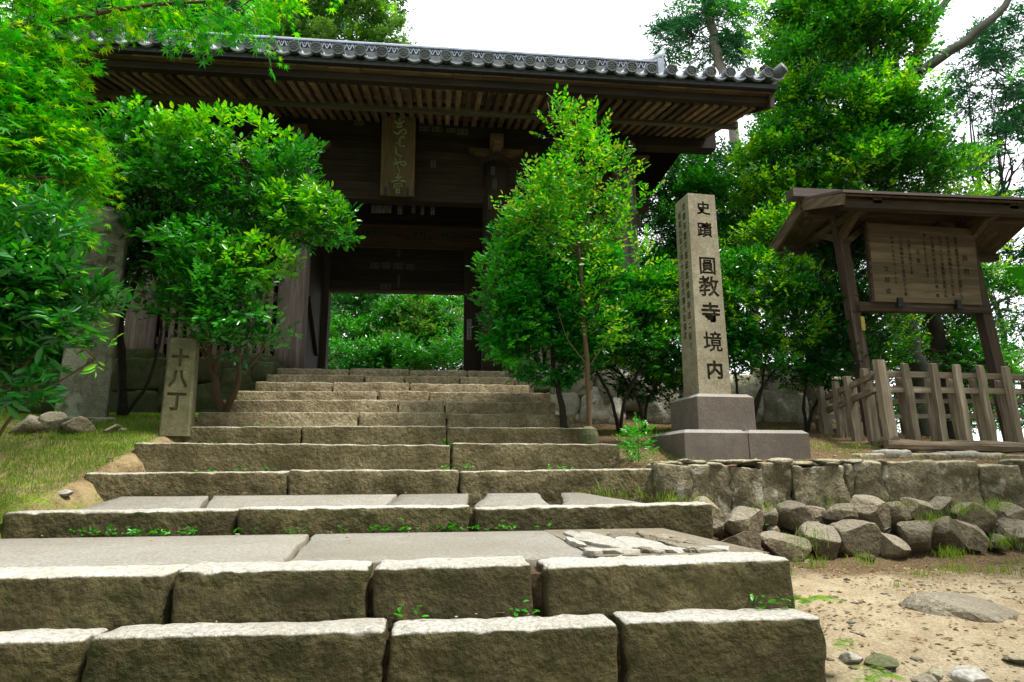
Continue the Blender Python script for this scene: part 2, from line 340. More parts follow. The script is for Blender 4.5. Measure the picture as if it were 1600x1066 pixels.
# ---------------------------------------------------------------- ground
def smooth(a, b, x): t = np.clip((x-a)/(b-a), 0, 1); return t*t*(3-2*t)
def ground_z(x, y):
    x = np.asarray(x, float); y = np.asarray(y, float)
    zl = np.interp(y, [-30,0,2.2,3.5,4.2,5.0,5.45,5.9,6.4,7.6,8.4,8.75,9.2,60], [-4,-.1,.30,.58,.78,1.0,1.2,1.38,1.52,1.66,1.72,2.1,2.30,2.6])
    zr = np.interp(y, [-30,0,2.2,3.0,4.2,4.5,4.72,4.98,5.12,5.5,6.0,7.5,8.3,8.8,9.2,60], [-4,.12,.24,.34,.385,.385,.42,.50,1.06,1.12,1.26,1.52,1.58,2.1,2.30,2.6])
    zr_far = np.interp(y, [-30,0,2.2,3.0,4.2,4.5,4.72,4.98,5.12,5.5,6.0,7.2,9.0,14,60], [-4,.12,.24,.34,.385,.385,.42,.50,1.06,1.12,1.22,1.22,.7,-1.5,-14])
    k = smooth(5.2, 7.2, x); zr = zr*(1-k)+zr_far*k
    mid = np.interp(y, [-30,0,2.1,2.3,2.6,4.1,4.5,5.3,8.0,8.6,9.2,60], [-4,-.1,.1,.2,.35,.45,.6,.9,1.9,2.1,2.30,2.6])
    a = smooth(-2.75, -2.35, x) if True else 0
    xl = np.interp(y, [0, 2.5, 4.2, 5, 5.9, 8.6], [-2.6,-2.6,-2.52,-2.42,-2.2,-2.0])
    xr = np.interp(y, [0, 2.3, 2.6, 4.2, 5, 5.45, 6.8, 8.6], [1.28,1.30,1.36,1.72,1.66,1.5,1.25,1.15])
    a = smooth(xl-.02, xl+.2, x); b = smooth(xr-.2, xr+.03, x)
    z = (zl*(1-a)+mid*a)*(1-b)+zr*b
    out = smooth(6, 30, np.abs(x+.5)); z = z-out*np.minimum(1., np.maximum(0, x)/20)*4
    z = z + .03*fbm(np.stack([x*1.1, y*1.1, x*0], -1), 3)*smooth(0, .4, np.maximum(xl-x, x-xr)) + .012*fbm(np.stack([x*6, y*6, x*0], -1), 3)
    flatg = smooth(8.9, 9.1, y)*(np.abs(x+.6) < 4.4)*(y < 14); z = z*(1-flatg)+2.30*flatg
    return z
xs = np.concatenate([np.array([-400,-200,-100,-60,-35,-20,-12,-9,-7]), np.arange(-5.6, 8.2, .07), np.array([9,10,12,15,20,30,50,90,200,400])])
ys = np.concatenate([np.array([-60,-20,-8,-3,-1,0,.6,1.2]), np.arange(1.6, 9.8, .06), np.array([10.5,11.5,13,15,18,24,32,45,70,120,250,500])])
GX, GY = np.meshgrid(xs, ys, indexing='ij'); GZ = ground_z(GX, GY)
V = np.stack([GX, GY, GZ], -1).reshape(-1, 3); nx_, ny_ = GX.shape
I, J = np.meshgrid(np.arange(nx_-1), np.arange(ny_-1), indexing='ij'); a0 = (I*ny_+J).ravel()
Fq = np.stack([a0, a0+ny_, a0+ny_+1, a0+1], 1); gme = npmesh('ground', V, Fq)
t = NT('ground earth', .95, .15); v = t.vec(rnd=False)
sep = t.n('ShaderNodeSeparateXYZ'); t.l(t.tc.outputs['Object'], sep.inputs[0])
big = t.noise(v, 1.1, 6, .65, .4); med = t.noise(v, 5, 6, .7); fine = t.noise(v, 70, 4, .7); peb = t.vor(v, 55)
sand = t.mix(t.ramp(med, [(.35, 0.), (.65, 1.)]), (.30,.235,.145), (.46,.39,.265)); sand = t.mix(t.ramp(fine, [(.38, .6), (.55, 0.)]), sand, (.22,.16,.10))
litter = t.mix(t.ramp(fine, [(.4, 0.), (.6, 1.)]), (.06,.04,.022), (.22,.15,.08))
moss = t.mix(t.ramp(fine, [(.4, 0.), (.6, 1.)]), (.08,.13,.012), (.24,.28,.05))
dirt = t.mix(t.ramp(med, [(.4, 0.), (.62, 1.)]), litter, (.30,.23,.12))
left = t.mix(t.ramp(big, [(.46, 0.), (.57, 1.)]), dirt, moss)
near = t.ramp(t.math('ADD', t.math('MULTIPLY', sep.outputs[1], .1), t.math('MULTIPLY', t.math('SUBTRACT', big, .5), .25)), [(.375, 1.), (.43, 0.)])
right = t.mix(near, litter, sand)
isr = t.ramp(sep.outputs[0], [(0., 0.), (.01, 1.)])
t.col(t.mix(isr, left, right)); t.bump(t.math('ADD', t.math('ADD', fine, t.math('MULTIPLY', med, 1.5)), t.math('MULTIPLY', peb, -.6)), .8, .015)
obj('ground', gme, t.m, smooth=True, kind='structure')
M['earth'] = t.m

# ---------------------------------------------------------------- stone stairs
stairs = props(link(bpy.data.objects.new('stone_stairs', None)), 'wide flight of worn granite steps climbing to the wooden gate', None, None, 'structure')
SX = {1:(2.36,.508), 2:(2.56,.682), 3:(4.20,.822), 4:(5.0,1.05), 5:(5.45,1.26), 6:(5.9,1.435), 7:(6.35,1.59), 8:(6.8,1.76), 9:(7.25,1.91), 10:(7.7,2.06), 11:(8.15,2.21), 12:(8.6,2.365)}
rows = [ # step, joint pixels, y pixel, depth, material
 (1, [-260,133,605,972,1297], 1000, .20, 'step_shaded'), (2, [-240,266,580,842,1244], 893, .27, 'step_shaded'),
 (3, [2,370,737,1116], 793, .22, 'step_shaded'), (4, [127,450,718,1026], 735, .50, 'step'), (5, [207,705,970], 694, .49, 'step'),
 (6, [265,470,698,930], 666, .49, 'step'), (7, [308,560,697,898], 646, .49, 'step_lit'), (8, [340,622,695,868], 626, .49, 'step_lit'),
 (9, [368,590,670,862], 611, .49, 'step_lit'), (10, [397,520,640,828], 598, .49, 'step_lit'), (11, [415,570,632,718,836], 588, .49, 'step_lit'), (12, [430,545,640,730,836], 578, .55, 'step_lit')]
for st, js, py, dep, mk in rows:
    Y, z = SX[st]; zprev = SX[st-1][1] if st > 1 else .12
    for a, b in zip(js[:-1], js[1:]):
        xa, xb = ony(a, py, Y)[0], ony(b, py, Y)[0]; g = .006 if st > 3 else .010
        if (st, b) in ((2, 842),): xb -= .012
        if (st, a) in ((2, 842), (3, 737)): xa += .014
        dz = rng.uniform(-.008, .008); dy = rng.uniform(-.012, .012); hgt = z-zprev+.10
        tilt = np.array(Matrix.Rotation(rng.uniform(-.012, .012), 3, 'Y') @ Matrix.Rotation(rng.uniform(-.01, .01), 3, 'Z'))
        b_ = rbox(((xa+xb)/2, Y+dep/2+dy, z+dz-hgt/2), ((xb-xa)/2-g, dep/2, hgt/2), .022 if st < 4 else .018, .028 if st < 5 else .045, .010 if st < 3 else .014, 8., rng.uniform(0, 90), tilt, edge=1.1)
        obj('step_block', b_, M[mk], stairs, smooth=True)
# rubble and earth core that closes the joints
core = MB()
for st in range(1, 13):
    Y, z = SX[st]; xa, xb = ony(rows[st-1][1][0], rows[st-1][2], Y)[0], ony(rows[st-1][1][-1], rows[st-1][2], Y)[0]
    core.box((xa+.08, Y+.07, z-.6), (xb-.08, Y+(1.75 if st == 2 else .85 if st == 3 else .52), z-.045))
t = NT('joint earth', .95, .1); t.col(t.mix(t.ramp(t.noise(t.vec(), 30, 4, .7), [(.4, 0.), (.6, 1.)]), (.03,.022,.012), (.13,.09,.05))); M['joint'] = t.m
obj('core', core, M['joint'], stairs)
# paving slabs of the two landings, wavy outline polygons
def slab(px, z, th=.05, seed=0, name='paving_slab', mat='paving', zf=None, n=14):
    P = []
    for i in range(len(px)):
        p, q = px[i], px[(i+1) % len(px)]
        for k in range(n): P.append((p[0]+(q[0]-p[0])*k/n, p[1]+(q[1]-p[1])*k/n))
    P = np.array(P); W = P.copy()
    ns = vnoise(np.stack([P[:,0]*7+seed, P[:,1]*7, P[:,0]*0], 1)); ns2 = vnoise(np.stack([P[:,0]*7+seed, P[:,1]*7, P[:,0]*0+5.5], 1))
    W[:,0] += ns*.010; W[:,1] += ns2*.010; c = W.mean(0); zz = (lambda p: z) if zf is None else zf
    k = len(W); mb = MB(); V = []
    for s_, dz in ((1., -th), (1., -.008), (.985, 0.), (.7, .002), (.35, .003)):
        Q = c+(W-c)*s_; V += [(q[0], q[1], zz(q)+dz) for q in Q]
    V.append((c[0], c[1], zz(c)+.003)); Fs = [(r_*k+i, r_*k+(i+1) % k, (r_+1)*k+(i+1) % k, (r_+1)*k+i) for r_ in range(4) for i in range(k)]
    Fs += [(4*k+i, 4*k+(i+1) % k, 5*k) for i in range(k)]
    return obj(name, mb.add(V, Fs), M[mat], stairs, smooth=True)
zs2 = lambda p: .668+(p[1]-2.83)*.006
def X2(px, Y, z): # x of a pixel column on the plane of height z at distance Y
    y = 893 if z < .7 else 780; return ony(px, y, Y)[0]
xL2, xJa, xJb, xR2 = -2.35, ony(440,886,2.84)[0], ony(489,836,4.15)[0], ony(912,880,2.9)[0]
slab([(xL2,2.84),(xJa-.012,2.84),(xJb-.02,4.16),(xL2-.12,4.16)], 0, seed=1, zf=zs2)
xk = ony(900,838,4.1)[0]
slab([(xJa+.012,2.84),(xR2+.01,2.84),(xR2+.07,2.98),(xk,4.16),(xJb+.006,4.16)], 0, seed=2, zf=zs2)
zs3 = lambda p: .812+(p[1]-4.42)*.13
def s3(a, b, c, d, sd_, nm='paving_slab'): 
    slab([(ony(a,790,4.44)[0],4.44),(ony(b,790,4.44)[0],4.44),(ony(c,771,4.95)[0],4.95),(ony(d,771,4.95)[0],4.95)], 0, seed=sd_, zf=zs3, th=.06)
s3(118,312,325,190,3); s3(318,598,620,332,4); s3(604,728,733,626,5); s3(742,860,840,762,6); s3(880,1015,905,876,7)
# flat field stones set in the second landing
for k, (cx, cy, w, h, mk) in enumerate([(1080,510,170,66,'flat'),(1150,582,215,76,'flat'),(1258,530,152,64,'flat'),(1368,600,145,56,'flat'),(1340,500,110,50,'rubble'),(1480,592,170,90,'flat'),(1008,492,64,36,'flat'),(1062,606,80,34,'flat'),(1185,492,120,22,'rubble'),(1420,540,90,40,'rubble'),(1440,520,60,40,'rubble'),(1270,585,50,30,'rubble'),(1000,515,40,30,'flat'),(1375,530,40,40,'rubble'),(1560,560,90,60,'flat')]):
    px, py = 500+cx/2.5, 640+cy/2.5; zt = .70; pf, pk = onz(px, py+h/5, .69), onz(px, py-h/5, .69); y0, y1 = max(pf[1], 2.84), min(pk[1], 4.17)
    y1 = max(y1, y0+.12); p = ony(px, 860, (y0+y1)/2); mpp = m_per_px(p); r = np.random.default_rng(k); hgt = .11 if mk == 'flat' else .12
    b_ = rock((0,0,0), (w/2.5*mpp*1.12, (y1-y0)*1.1, hgt), 40+k, 4, 8, .03, None, dr=(.62,.9))
    b_.v[0][:,2] = np.minimum(b_.v[0][:,2], (.016 if mk == 'flat' else .03)+.006*vnoise(b_.v[0]*12+k)+.03*(b_.v[0][:,0]*r.uniform(-.5,.5)))
    b_.v[0] += np.array([p[0], (y0+y1)/2, .676 if mk == 'flat' else .668]); obj('field_stone', b_, M[mk], stairs)
obj('mortar_bed', MB().box((ony(915,870,3.)[0], 2.80, .55), (1.40, 4.18, .678)), M['rubble'], stairs)

# ---------------------------------------------------------------- retaining walls on the right
wall = thing('retaining_wall', 'low retaining wall of upright grey cut stones under the stone pillar', 'wall', (2., 5., .8))
edges = [62,205,372,500,622,655,855,885,1003,1228,1400,1568,1700,1860]
for k, (a, b) in enumerate(zip(edges[:-1], edges[1:])):
    pa, pb = ony(1000+a/2.625, 760, 5.0), ony(1000+b/2.625, 760, 5.0); top = 1.07+rng.uniform(-.02, .025)+(.02 if a > 880 else 0)
    b_ = rbox(((pa[0]+pb[0])/2, 5.10+rng.uniform(-.02, .02), (top+.40)/2), ((pb[0]-pa[0])/2+.008, .12, (top-.40)/2), .022, .03, .026, 8., rng.uniform(0, 90), np.array(Matrix.Rotation(rng.uniform(-.05,.05), 3, 'Y')), edge=1.5)
    obj('stone', b_, M['cutstone'], wall, smooth=True)
# thin weathered course on top of it
for k in range(30):
    px = 1030+k*12+rng.uniform(-4, 4) ; p = ony(px, 722, 5.02)
    if px > 1400: continue
    obj('coping_stone', rock((p[0], 5.08+rng.uniform(-.03,.05), 1.085+rng.uniform(-.01,.02)), (rng.uniform(.08,.24), .2, rng.uniform(.03,.06)), 200+k, 2, 6, .08, rotz(rng.uniform(-.3,.3))), M['cutstone'], wall, smooth=True)
rub = thing('rubble_wall', 'loose dry rubble of angular field stones at the foot of the retaining wall', 'wall', (2.4, 4.6, .5))
RB = [(285,370,120,100),(435,425,155,135),(545,400,92,72),(640,392,135,110),(705,375,112,52),(835,382,112,92),(945,395,140,155),(1050,395,112,100),(1145,355,120,82),(1245,350,112,92),(1375,385,140,100),(1475,385,82,56),(1550,385,95,85),
      (420,520,205,135),(600,512,175,118),(765,505,160,155),(890,492,190,135),(1040,515,124,114),(1145,475,150,124),(1270,480,124,134),(1375,475,150,124),(1530,452,90,95),(1490,500,60,60),(480,590,90,40),(690,585,50,40),(940,560,50,30),(1600,470,110,120),(1680,460,110,110),(250,460,80,80),(330,430,70,70),
      (730,440,60,50),(560,455,50,50),(1000,450,60,60),(1210,420,60,60),(1320,425,60,50),(1440,430,60,60)]
for k, (cx, cy, w, h) in enumerate(RB):
    px, py = 1000+cx/2.625, 660+cy/2.625; Y = 4.52+.40*smooth(900, 790, py); small = k >= 30
    Y += .06 if small else 0
    p = ony(px, py, float(Y)); mpp = m_per_px(p); r = np.random.default_rng(500+k)
    sx_, sz_ = w/2.625*mpp*1.10, h/2.625*mpp*1.14
    R = np.array(Matrix.Rotation(r.uniform(-.35,.35), 3, 'Y') @ Matrix.Rotation(r.uniform(-.2,.2), 3, 'X'))
    obj('rubble_stone', rock(p+np.array([0,.05,0]), (sx_*1.13, max(.22, (sx_+sz_)*.6), sz_*1.13), 600+k, 4, 12, .045, R, dr=(.50,.80)), M['rubble'], rub)
# stones lying on the sandy ground
def lone_rock(name, px, py, w, h, z, label, mat='rubble', flat=.5, cat='stone', seed=0, dy=1., group=None):
    p = onz(px, py, z) if z < .95 else ony(px, py, z)
    mpp = m_per_px(p); s_ = (w*mpp, w*mpp*dy, h*mpp)
    o = obj(name, rock((0,0,0), s_, seed, 4, 14, .05, None), M[mat], None, label=label, cat=cat, group=group); o.location = p; return o
lone_rock('boulder', 1507, 958, 185, 60, .33, 'broad flat boulder half buried in the sandy path', 'rubble', dy=.95, seed=3, cat='boulder')
LR = [(1325,1030,45,26,'bluish flat stone beside the end of the lowest step','flat'),(1382,1038,52,24,'dark wedge of stone right of the bluish flat stone','podium'),(1460,1052,34,18,'small grey stone at the bottom edge left of the pale slab','cutstone'),(1520,1058,70,26,'pale stone slab at the bottom right edge of the path','flat'),(1312,1010,20,16,'small brown stone against the end of the lowest step','rubble'),
      (1392,1012,0,0,'',''),(1445,1062,50,14,'flat brown chip at the very bottom of the path','rubble'),(1577,920,18,9,'small buff stone on the path above the boulder','flat'),(1588,1030,40,18,'grey stone at the right edge of the sandy path','cutstone')]
for k, (x, y, w, h, lb, mt) in enumerate(LR):
    if w: lone_rock('stone', x, y, w, h, .30, lb, mt, seed=20+k)

# ---------------------------------------------------------------- podium of the gate: boulder walls and flagstones
pod = thing('stone_podium', 'mossy boulder wall and flagstones carrying the wooden gate', 'podium', (-.6, 9., 1.6))
def boulder_row(lst, Y, mat, seed):
    for k, (x0, x1, y0, y1) in enumerate(lst):
        p = ony((x0+x1)/2, (y0+y1)/2, Y); mpp = m_per_px(p); r = np.random.default_rng(seed+k)
        hx, hz = (x1-x0)/2*mpp*1.06, (y1-y0)/2*mpp*1.07
        obj('boulder', rbox(p+np.array([0,.12,0]), (hx, .26, hz), min(hx, hz)*.45, .06, .035, 3.2, seed+k, np.array(Matrix.Rotation(r.uniform(-.08,.08), 3, 'Y')), edge=1.), M[mat], pod, smooth=True)
boulder_row([(20,100,570,650),(100,172,560,650),(172,262,562,612),(172,250,612,662),(250,300,575,640),(300,352,560,600),(300,372,598,650),(350,408,572,620),(352,425,555,580),(400,432,566,600),(300,400,640,668),(190,240,545,566)], 8.5, 'podium', 700)
boulder_row([(800,826,570,590),(806,858,580,612),(858,920,570,622),(850,905,612,668),(905,975,606,668),(935,1015,578,640),(1005,1062,596,664),(1062,1120,575,668),(1120,1190,588,664),(1186,1262,612,668),(1190,1245,570,616),(1255,1300,580,628),(1295,1345,590,650),(1262,1300,626,668),(975,1040,560,600)], 8.5, 'pale_boulder', 760)
boulder_row([(795,832,566,584)], 8.42, 'podium', 790)
for k, x in enumerate(np.arange(-5.6, 4.4, .8)):
    obj('flagstone', rbox((x+.4, 9.35, 2.30), (.392, .5, .085), .02, .2, .006, 5, k+50.), M['step_lit'], pod, smooth=True)
for k, x in enumerate(np.arange(-5.6, 4.4, 1.25)):
    for j, y in enumerate((10.9, 13.2)):
        obj('flagstone', rbox((x+.625, y+.08, 2.30), (.615, 1.03 if j == 0 else 1.2, .085), .02, .5, .006, 5, k+80.+j), M['step_lit'], pod, smooth=True)
obj('core', MB().box((-5.5,8.95,1.4),(4.2,14.3,2.22)), M['joint'], pod)

# ---------------------------------------------------------------- lettering
_glyph = {}
def glyphs(text, size, depth=0., bold=0.):
    """mesh arrays of one piece of text, centred, lying in x-z, facing -y"""
    key = (text, round(size, 5), depth, bold)
    if key in _glyph: return _glyph[key]
    c = bpy.data.curves.new('t', 'FONT'); c.body = text; c.size = size; c.extrude = depth; c.offset = bold; c.resolution_u = 2
    o = bpy.data.objects.new('t', c); COL.objects.link(o); dg = bpy.context.evaluated_depsgraph_get()
    me = bpy.data.meshes.new_from_object(o.evaluated_get(dg)); n = len(me.vertices); co = np.empty(n*3, np.float32)
    me.vertices.foreach_get('co', co); co = co.reshape(-1, 3).astype(float); Fc = [tuple(p.vertices) for p in me.polygons]
    bpy.data.objects.remove(o); bpy.data.curves.remove(c); bpy.data.meshes.remove(me)
    mid = (co.max(0)+co.min(0))/2; co = co-mid; V = np.stack([co[:,0], -co[:,2], co[:,1]], 1); _glyph[key] = (V, Fc); return V, Fc
def column(mb, text, x, ztop, pitch, size, y, depth=.002, bold=0., R=None, o=None, sx=1., sz=1.):
    for k, ch in enumerate(text):
        if ch == ' ': continue
        V, Fc = glyphs(ch, size, depth, bold); V = V*np.array([sx, 1, sz])+np.array([x, y, ztop-(k+.5)*pitch])
        if R is not None: V = V @ np.array(R).T
        if o is not None: V = V+np.array(o)
        mb.add(V, Fc)
def carve(o, mb, mat):
    """cut the letters into the stone"""
    me = mb.mesh('cutter'); c = bpy.data.objects.new('cutter', me); COL.objects.link(c); o.data.materials.append(mat)
    me.materials.append(o.data.materials[0]); me.materials.append(mat); me.polygons.foreach_set('material_index', [1]*len(me.polygons)); c.parent = o.parent
    md = o.modifiers.new('b', 'BOOLEAN'); md.operation = 'DIFFERENCE'; md.object = c; md.solver = 'EXACT'; md.use_self = True
    dg = bpy.context.evaluated_depsgraph_get(); new = bpy.data.meshes.new_from_object(o.evaluated_get(dg))
    o.modifiers.clear(); ok = len(new.polygons) > len(o.data.polygons)+50
    if ok: o.data = new
    print('CARVE', o.name, ok, len(new.polygons), len(new.materials)); bpy.data.objects.remove(c); return ok

# ---------------------------------------------------------------- temple gate
gate = thing('temple_gate', 'old dark timber temple gate with grey tiled roof at the head of the steps', 'temple gate', (-.62, 9.1, 2.385))
ZP = 2.385; XS = [-3.95, -2.01, .78, 2.70]
def turned(x, y, z0, z1, r):
    zs = np.linspace(z0, z1, 9); rr = r*(1+.0*zs); rr[0] *= 1.02; rr[-2] *= .97; rr[-1] *= .93
    return MB().tube([(x, y, z) for z in zs], rr, 20, wob=.02, seed=x)
for r_, Y in enumerate((9.1, 11.2, 13.3)):
    for i, x in enumerate(XS):
        if r_ == 1: x = {0:-3.95, 1:-2.08, 2:.66, 3:2.70}[i]
        if r_ == 2 and i in (1, 2): x = {1:-2.45, 2:.80}[i]
        zt = 5.5 if r_ != 1 else 6.6
        if r_ == 0: obj('pillar', turned(x, Y, ZP, zt, .20 if i in (1, 2) else .19), M['gate_z' if i == 2 else 'pillar_wood'], gate, smooth=True)
        else: obj('pillar', turned(x, Y, ZP, zt, .19), M['gate_z'], gate, smooth=True)
# horizontal timbers, front row
def bx(name, a, b, mat, **k): return obj(name, MB().box(a, b), M[mat], gate, **k)
bx('tie_beam', (-4.3,9.02,4.87), (3.05,9.20,5.13), 'gate_x')
bx('lower_tie_beam', (-3.75,9.03,4.16), (-2.21,9.18,4.36), 'gate_x'); bx('lower_tie_beam', (.98,9.03,4.16), (2.5,9.18,4.36), 'gate_x')
bx('threshold_beam', (-3.76,9.02,2.40), (-2.21,9.2,2.52), 'gate_x'); bx('threshold_beam', (.98,9.02,2.40), (2.5,9.2,2.52), 'gate_x')
bx('wall_plate', (-5.32,8.98,5.895), (4.15,9.20,6.145), 'gate_x')
zb = 5.135; hs = (.20, .17, .19, .19)
for k, h in enumerate(hs):            # boards between the beams, lapped
    obj('wall_board', MB().beam((-3.95,9.125+.006*(k%2),zb+h/2), (2.7,9.125+.006*(k%2),zb+h/2), .03, h-.006), M['gate_x'], gate); zb += h
zb = 4.375
for k in range(3):
    for a, b in ((-3.75,-2.21), (.98,2.5)): obj('wall_board', MB().box((a,9.12+.005*(k%2),zb), (b,9.15,zb+.155)), M['gate_x'], gate)
    zb += .16
for i, x in enumerate(XS):            # capital block, boat-shaped bracket, strut block
    obj('capital_block', MB().tube([(x,9.1,5.48),(x,9.1,5.53),(x,9.1,5.60)], [.19,.24,.25], 4), M['gate_x'], gate)
    mb = MB(); n = 12; prof = []
    for k in range(n+1):
        u = -1+2*k/n; zz = 5.60+.10*max(0., (abs(u)-.5)/.5)**1.6; prof.append((x+u*.40, zz))
    V = [(px_, yy, pz) for yy in (9.0, 9.2) for px_, pz in prof]+[(px_, yy, 5.73) for yy in (9.0, 9.2) for px_, _ in prof]; m_ = n+1
    Fs = [(k, k+1, 2*m_+k+1, 2*m_+k) for k in range(n)]+[(m_+k+1, m_+k, 3*m_+k, 3*m_+k+1) for k in range(n)]+[(k+1, k, m_+k, m_+k+1) for k in range(n)]+[(2*m_+k, 2*m_+k+1, 3*m_+k+1, 3*m_+k) for k in range(n)]+[(0, 2*m_, 3*m_, m_), (n, m_+n, 3*m_+n, 2*m_+n)]
    obj('bracket_arm', mb.add(V, Fs), M['gate_pale_x'], gate)
    obj('strut_block', MB().box((x-.095,8.86,5.735), (x+.095,9.22,5.893)), M['gate_pale_x'], gate)
    obj('bracket_nose', MB().beam((x,9.0,5.67),(x,8.62,5.69),.13,.12,w2=.12,h2=.07), M['gate_pale_x'], gate)
    obj('cross_beam', MB().box((x-.10,9.3,4.90), (x+.10,13.2,5.12)), M['gate_x'], gate)
# inner structure: ceiling, middle row with lintel and the big panel over the opening, jambs
bx('upper_lintel', (-2.4,10.86,5.225), (1.0,11.02,5.36), 'gate_x')
bx('label_beam', (-2.25,10.90,5.06), (.9,11.04,5.222), 'gate_pale_x')
bx('lintel', (-2.2,11.0,4.90), (.85,11.25,5.055), 'gate_pale_x')
zz = 4.11
for k, h in enumerate((.17,.21,.2,.2)):
    obj('panel_board', MB().box((-2.0,11.13+.006*(k%2),zz), (.5,11.17,zz+h-.005)), M['gate_x'], gate); zz += h
bx('door_head', (-1.9,11.06,4.085), (.42,11.2,4.118), 'gate_pale_x')
for a, b in ((-2.27,-1.86), (.40,.66)):
    obj('door_jamb', MB().box((a,11.02,ZP), (b,11.26,4.90)), M['gate_z'], gate)
obj('door_leaf', MB().box((-2.02,9.7,ZP+.03), (-1.96,11.0,4.6)), M['gate_z'], gate)
obj('door_leaf', MB().box((.72,9.7,ZP+.03), (.78,11.0,4.6)), M['gate_z'], gate)
bx('nose_beam', (-2.0,9.3,5.14), (.8,9.42,5.25), 'gate_x')
for k in range(14): obj('ceiling_board', MB().box((-4.2,9.22+k*.29,5.42), (3.0,9.22+k*.29+.283,5.44)), M['gate_x'], gate)
for k in range(8):
    x = -3.9+k*.95; obj('ceiling_joist', MB().box((x,9.2,5.36), (x+.06,13.2,5.418)), M['gate_x'], gate)
bx('middle_tie_beam', (-4.1,10.3,5.14), (2.9,10.45,5.34), 'gate_x')
bx('rear_tie_beam', (-4.3,13.22,4.87), (3.05,13.38,5.13), 'gate_x'); bx('rear_wall_plate', (-5.32,13.2,5.895), (4.15,13.4,6.145), 'gate_x')
for a, b in ((-3.8,-2.2), (.8,2.56)):   # back walls of the side bays
    for k in range(11):
        w = (b-a)/11; obj('back_board', MB().box((a+k*w,11.18,ZP), (a+(k+1)*w-.006,11.21,5.36)), M['gate_z'], gate)
for x in (-3.95, -2.01, .78, 2.70):
    for k in range(8):
        y = 9.3+k*.235
        if x in (-3.95, 2.70): obj('side_board', MB().box((x-.015,y,ZP), (x+.015,y+.229,5.36)), M['gate_z'], gate)
# two braces seen inside the opening
obj('door_brace', MB().beam((-1.93,9.75,3.6),(-1.93,10.6,2.9),.05,.06), M['gate_z'], gate)
# palings of the guardian bays
proto = None
for a, b in ((-3.72,-2.24), (1.0,2.48)):
    n = 13
    for k in range(n):
        x = a+(k+.5)*(b-a)/n
        if proto is None:
            w = .030; mb = MB(); z0, z1 = 2.52, 3.60
            V = [(-w,-.02,0),(w,-.02,0),(w,.02,0),(-w,.02,0)]+[(-w,-.02,z1-z0),(w,-.02,z1-z0),(w,.02,z1-z0),(-w,.02,z1-z0)]
            s1, s2 = z1-z0+.03, z1-z0+.075; V += [(-w*.55,-.015,s1),(w*.55,-.015,s1),(w*.55,.015,s1),(-w*.55,.015,s1),(-w*1.0,-.018,s2),(w*1.0,-.018,s2),(w*1.0,.018,s2),(-w*1.0,.018,s2),(0,0,s2+.06)]
            Fs = [(3,2,1,0)]+[(l+i, l+(i+1)%4, l+4+(i+1)%4, l+4+i) for l in (0,4,8) for i in range(4)]+[(12+i, 12+(i+1)%4, 16) for i in range(4)]
            me = mb.add(V, Fs).mesh('paling'); me.materials.append(M['pale_z']); proto = bpy.data.objects.new('paling', me); link(proto); o = proto
        else: o = proto.copy(); link(o)
        o.parent = gate; o.location = Vector((x,9.08,2.52+rng.uniform(-.01,.01)))-gate.location
    obj('paling_rail', MB().box((a-.02,9.105,3.36), (b+.02,9.15,3.49)), M['pale_z'], gate)
    obj('paling_rail', MB().box((a-.02,9.105,2.75), (b+.02,9.15,2.84)), M['pale_z'], gate)
obj('latch_block', MB().box((-3.93,8.86,3.38), (-3.83,8.91,3.41)), M['gate_z'], gate)
# rafters: one mesh, 75 objects
RS = .2725                       # rise per metre
RX0, RX1 = -5.28, 4.02
mb = MB(); L = 1.95; V = []
r_me = MB().beam((0,0,0), (0,L,L*RS), .066, .085).mesh('rafter'); r_me.materials.append(M['gate_y'])
nr = 74
for k in range(nr):
    o = link(bpy.data.objects.new('rafter', r_me)); o.parent = gate; x = RX0+.05+(RX1-RX0-.1)*k/(nr-1)
    o.location = Vector((x+rng.uniform(-.006,.006), 7.40+rng.uniform(-.01,.01), 5.662+rng.uniform(-.005,.005)))-gate.location
for k in range(6):
    y0 = 7.34+k*.34; obj('soffit_board', MB().beam((RX0, y0+.17, 5.662+(y0+.17-7.4)*RS+.052), (RX1, y0+.17, 5.662+(y0+.17-7.4)*RS+.052), .335, .016, up=(0,-RS,1)), M['gate_y'], gate)
obj('eave_purlin', MB().box((RX0-.05,8.16,5.79), (RX1+.10,8.25,5.868)), M['purlin'], gate)
obj('rear_eave_purlin', MB().box((RX0-.05,14.13,5.74), (RX1+.10,14.27,5.862)), M['purlin'], gate)
bx('eave_fascia', (RX0-.06,7.28,5.622), (RX1+.08,7.37,5.712), 'gate_x')
n = 26
for k in range(n):               # pale board ends above the fascia
    a = RX0-.08+(RX1-RX0+.16)*k/n; obj('eave_board', MB().box((a+.003,7.20+rng.uniform(0,.008),5.716), (a+(RX1-RX0+.16)/n-.003,7.5,5.738)), M['gate_pale_x'], gate)
bx('tile_batten', (RX0-.12,7.14,5.742), (RX1+.14,7.34,5.80), 'iron')
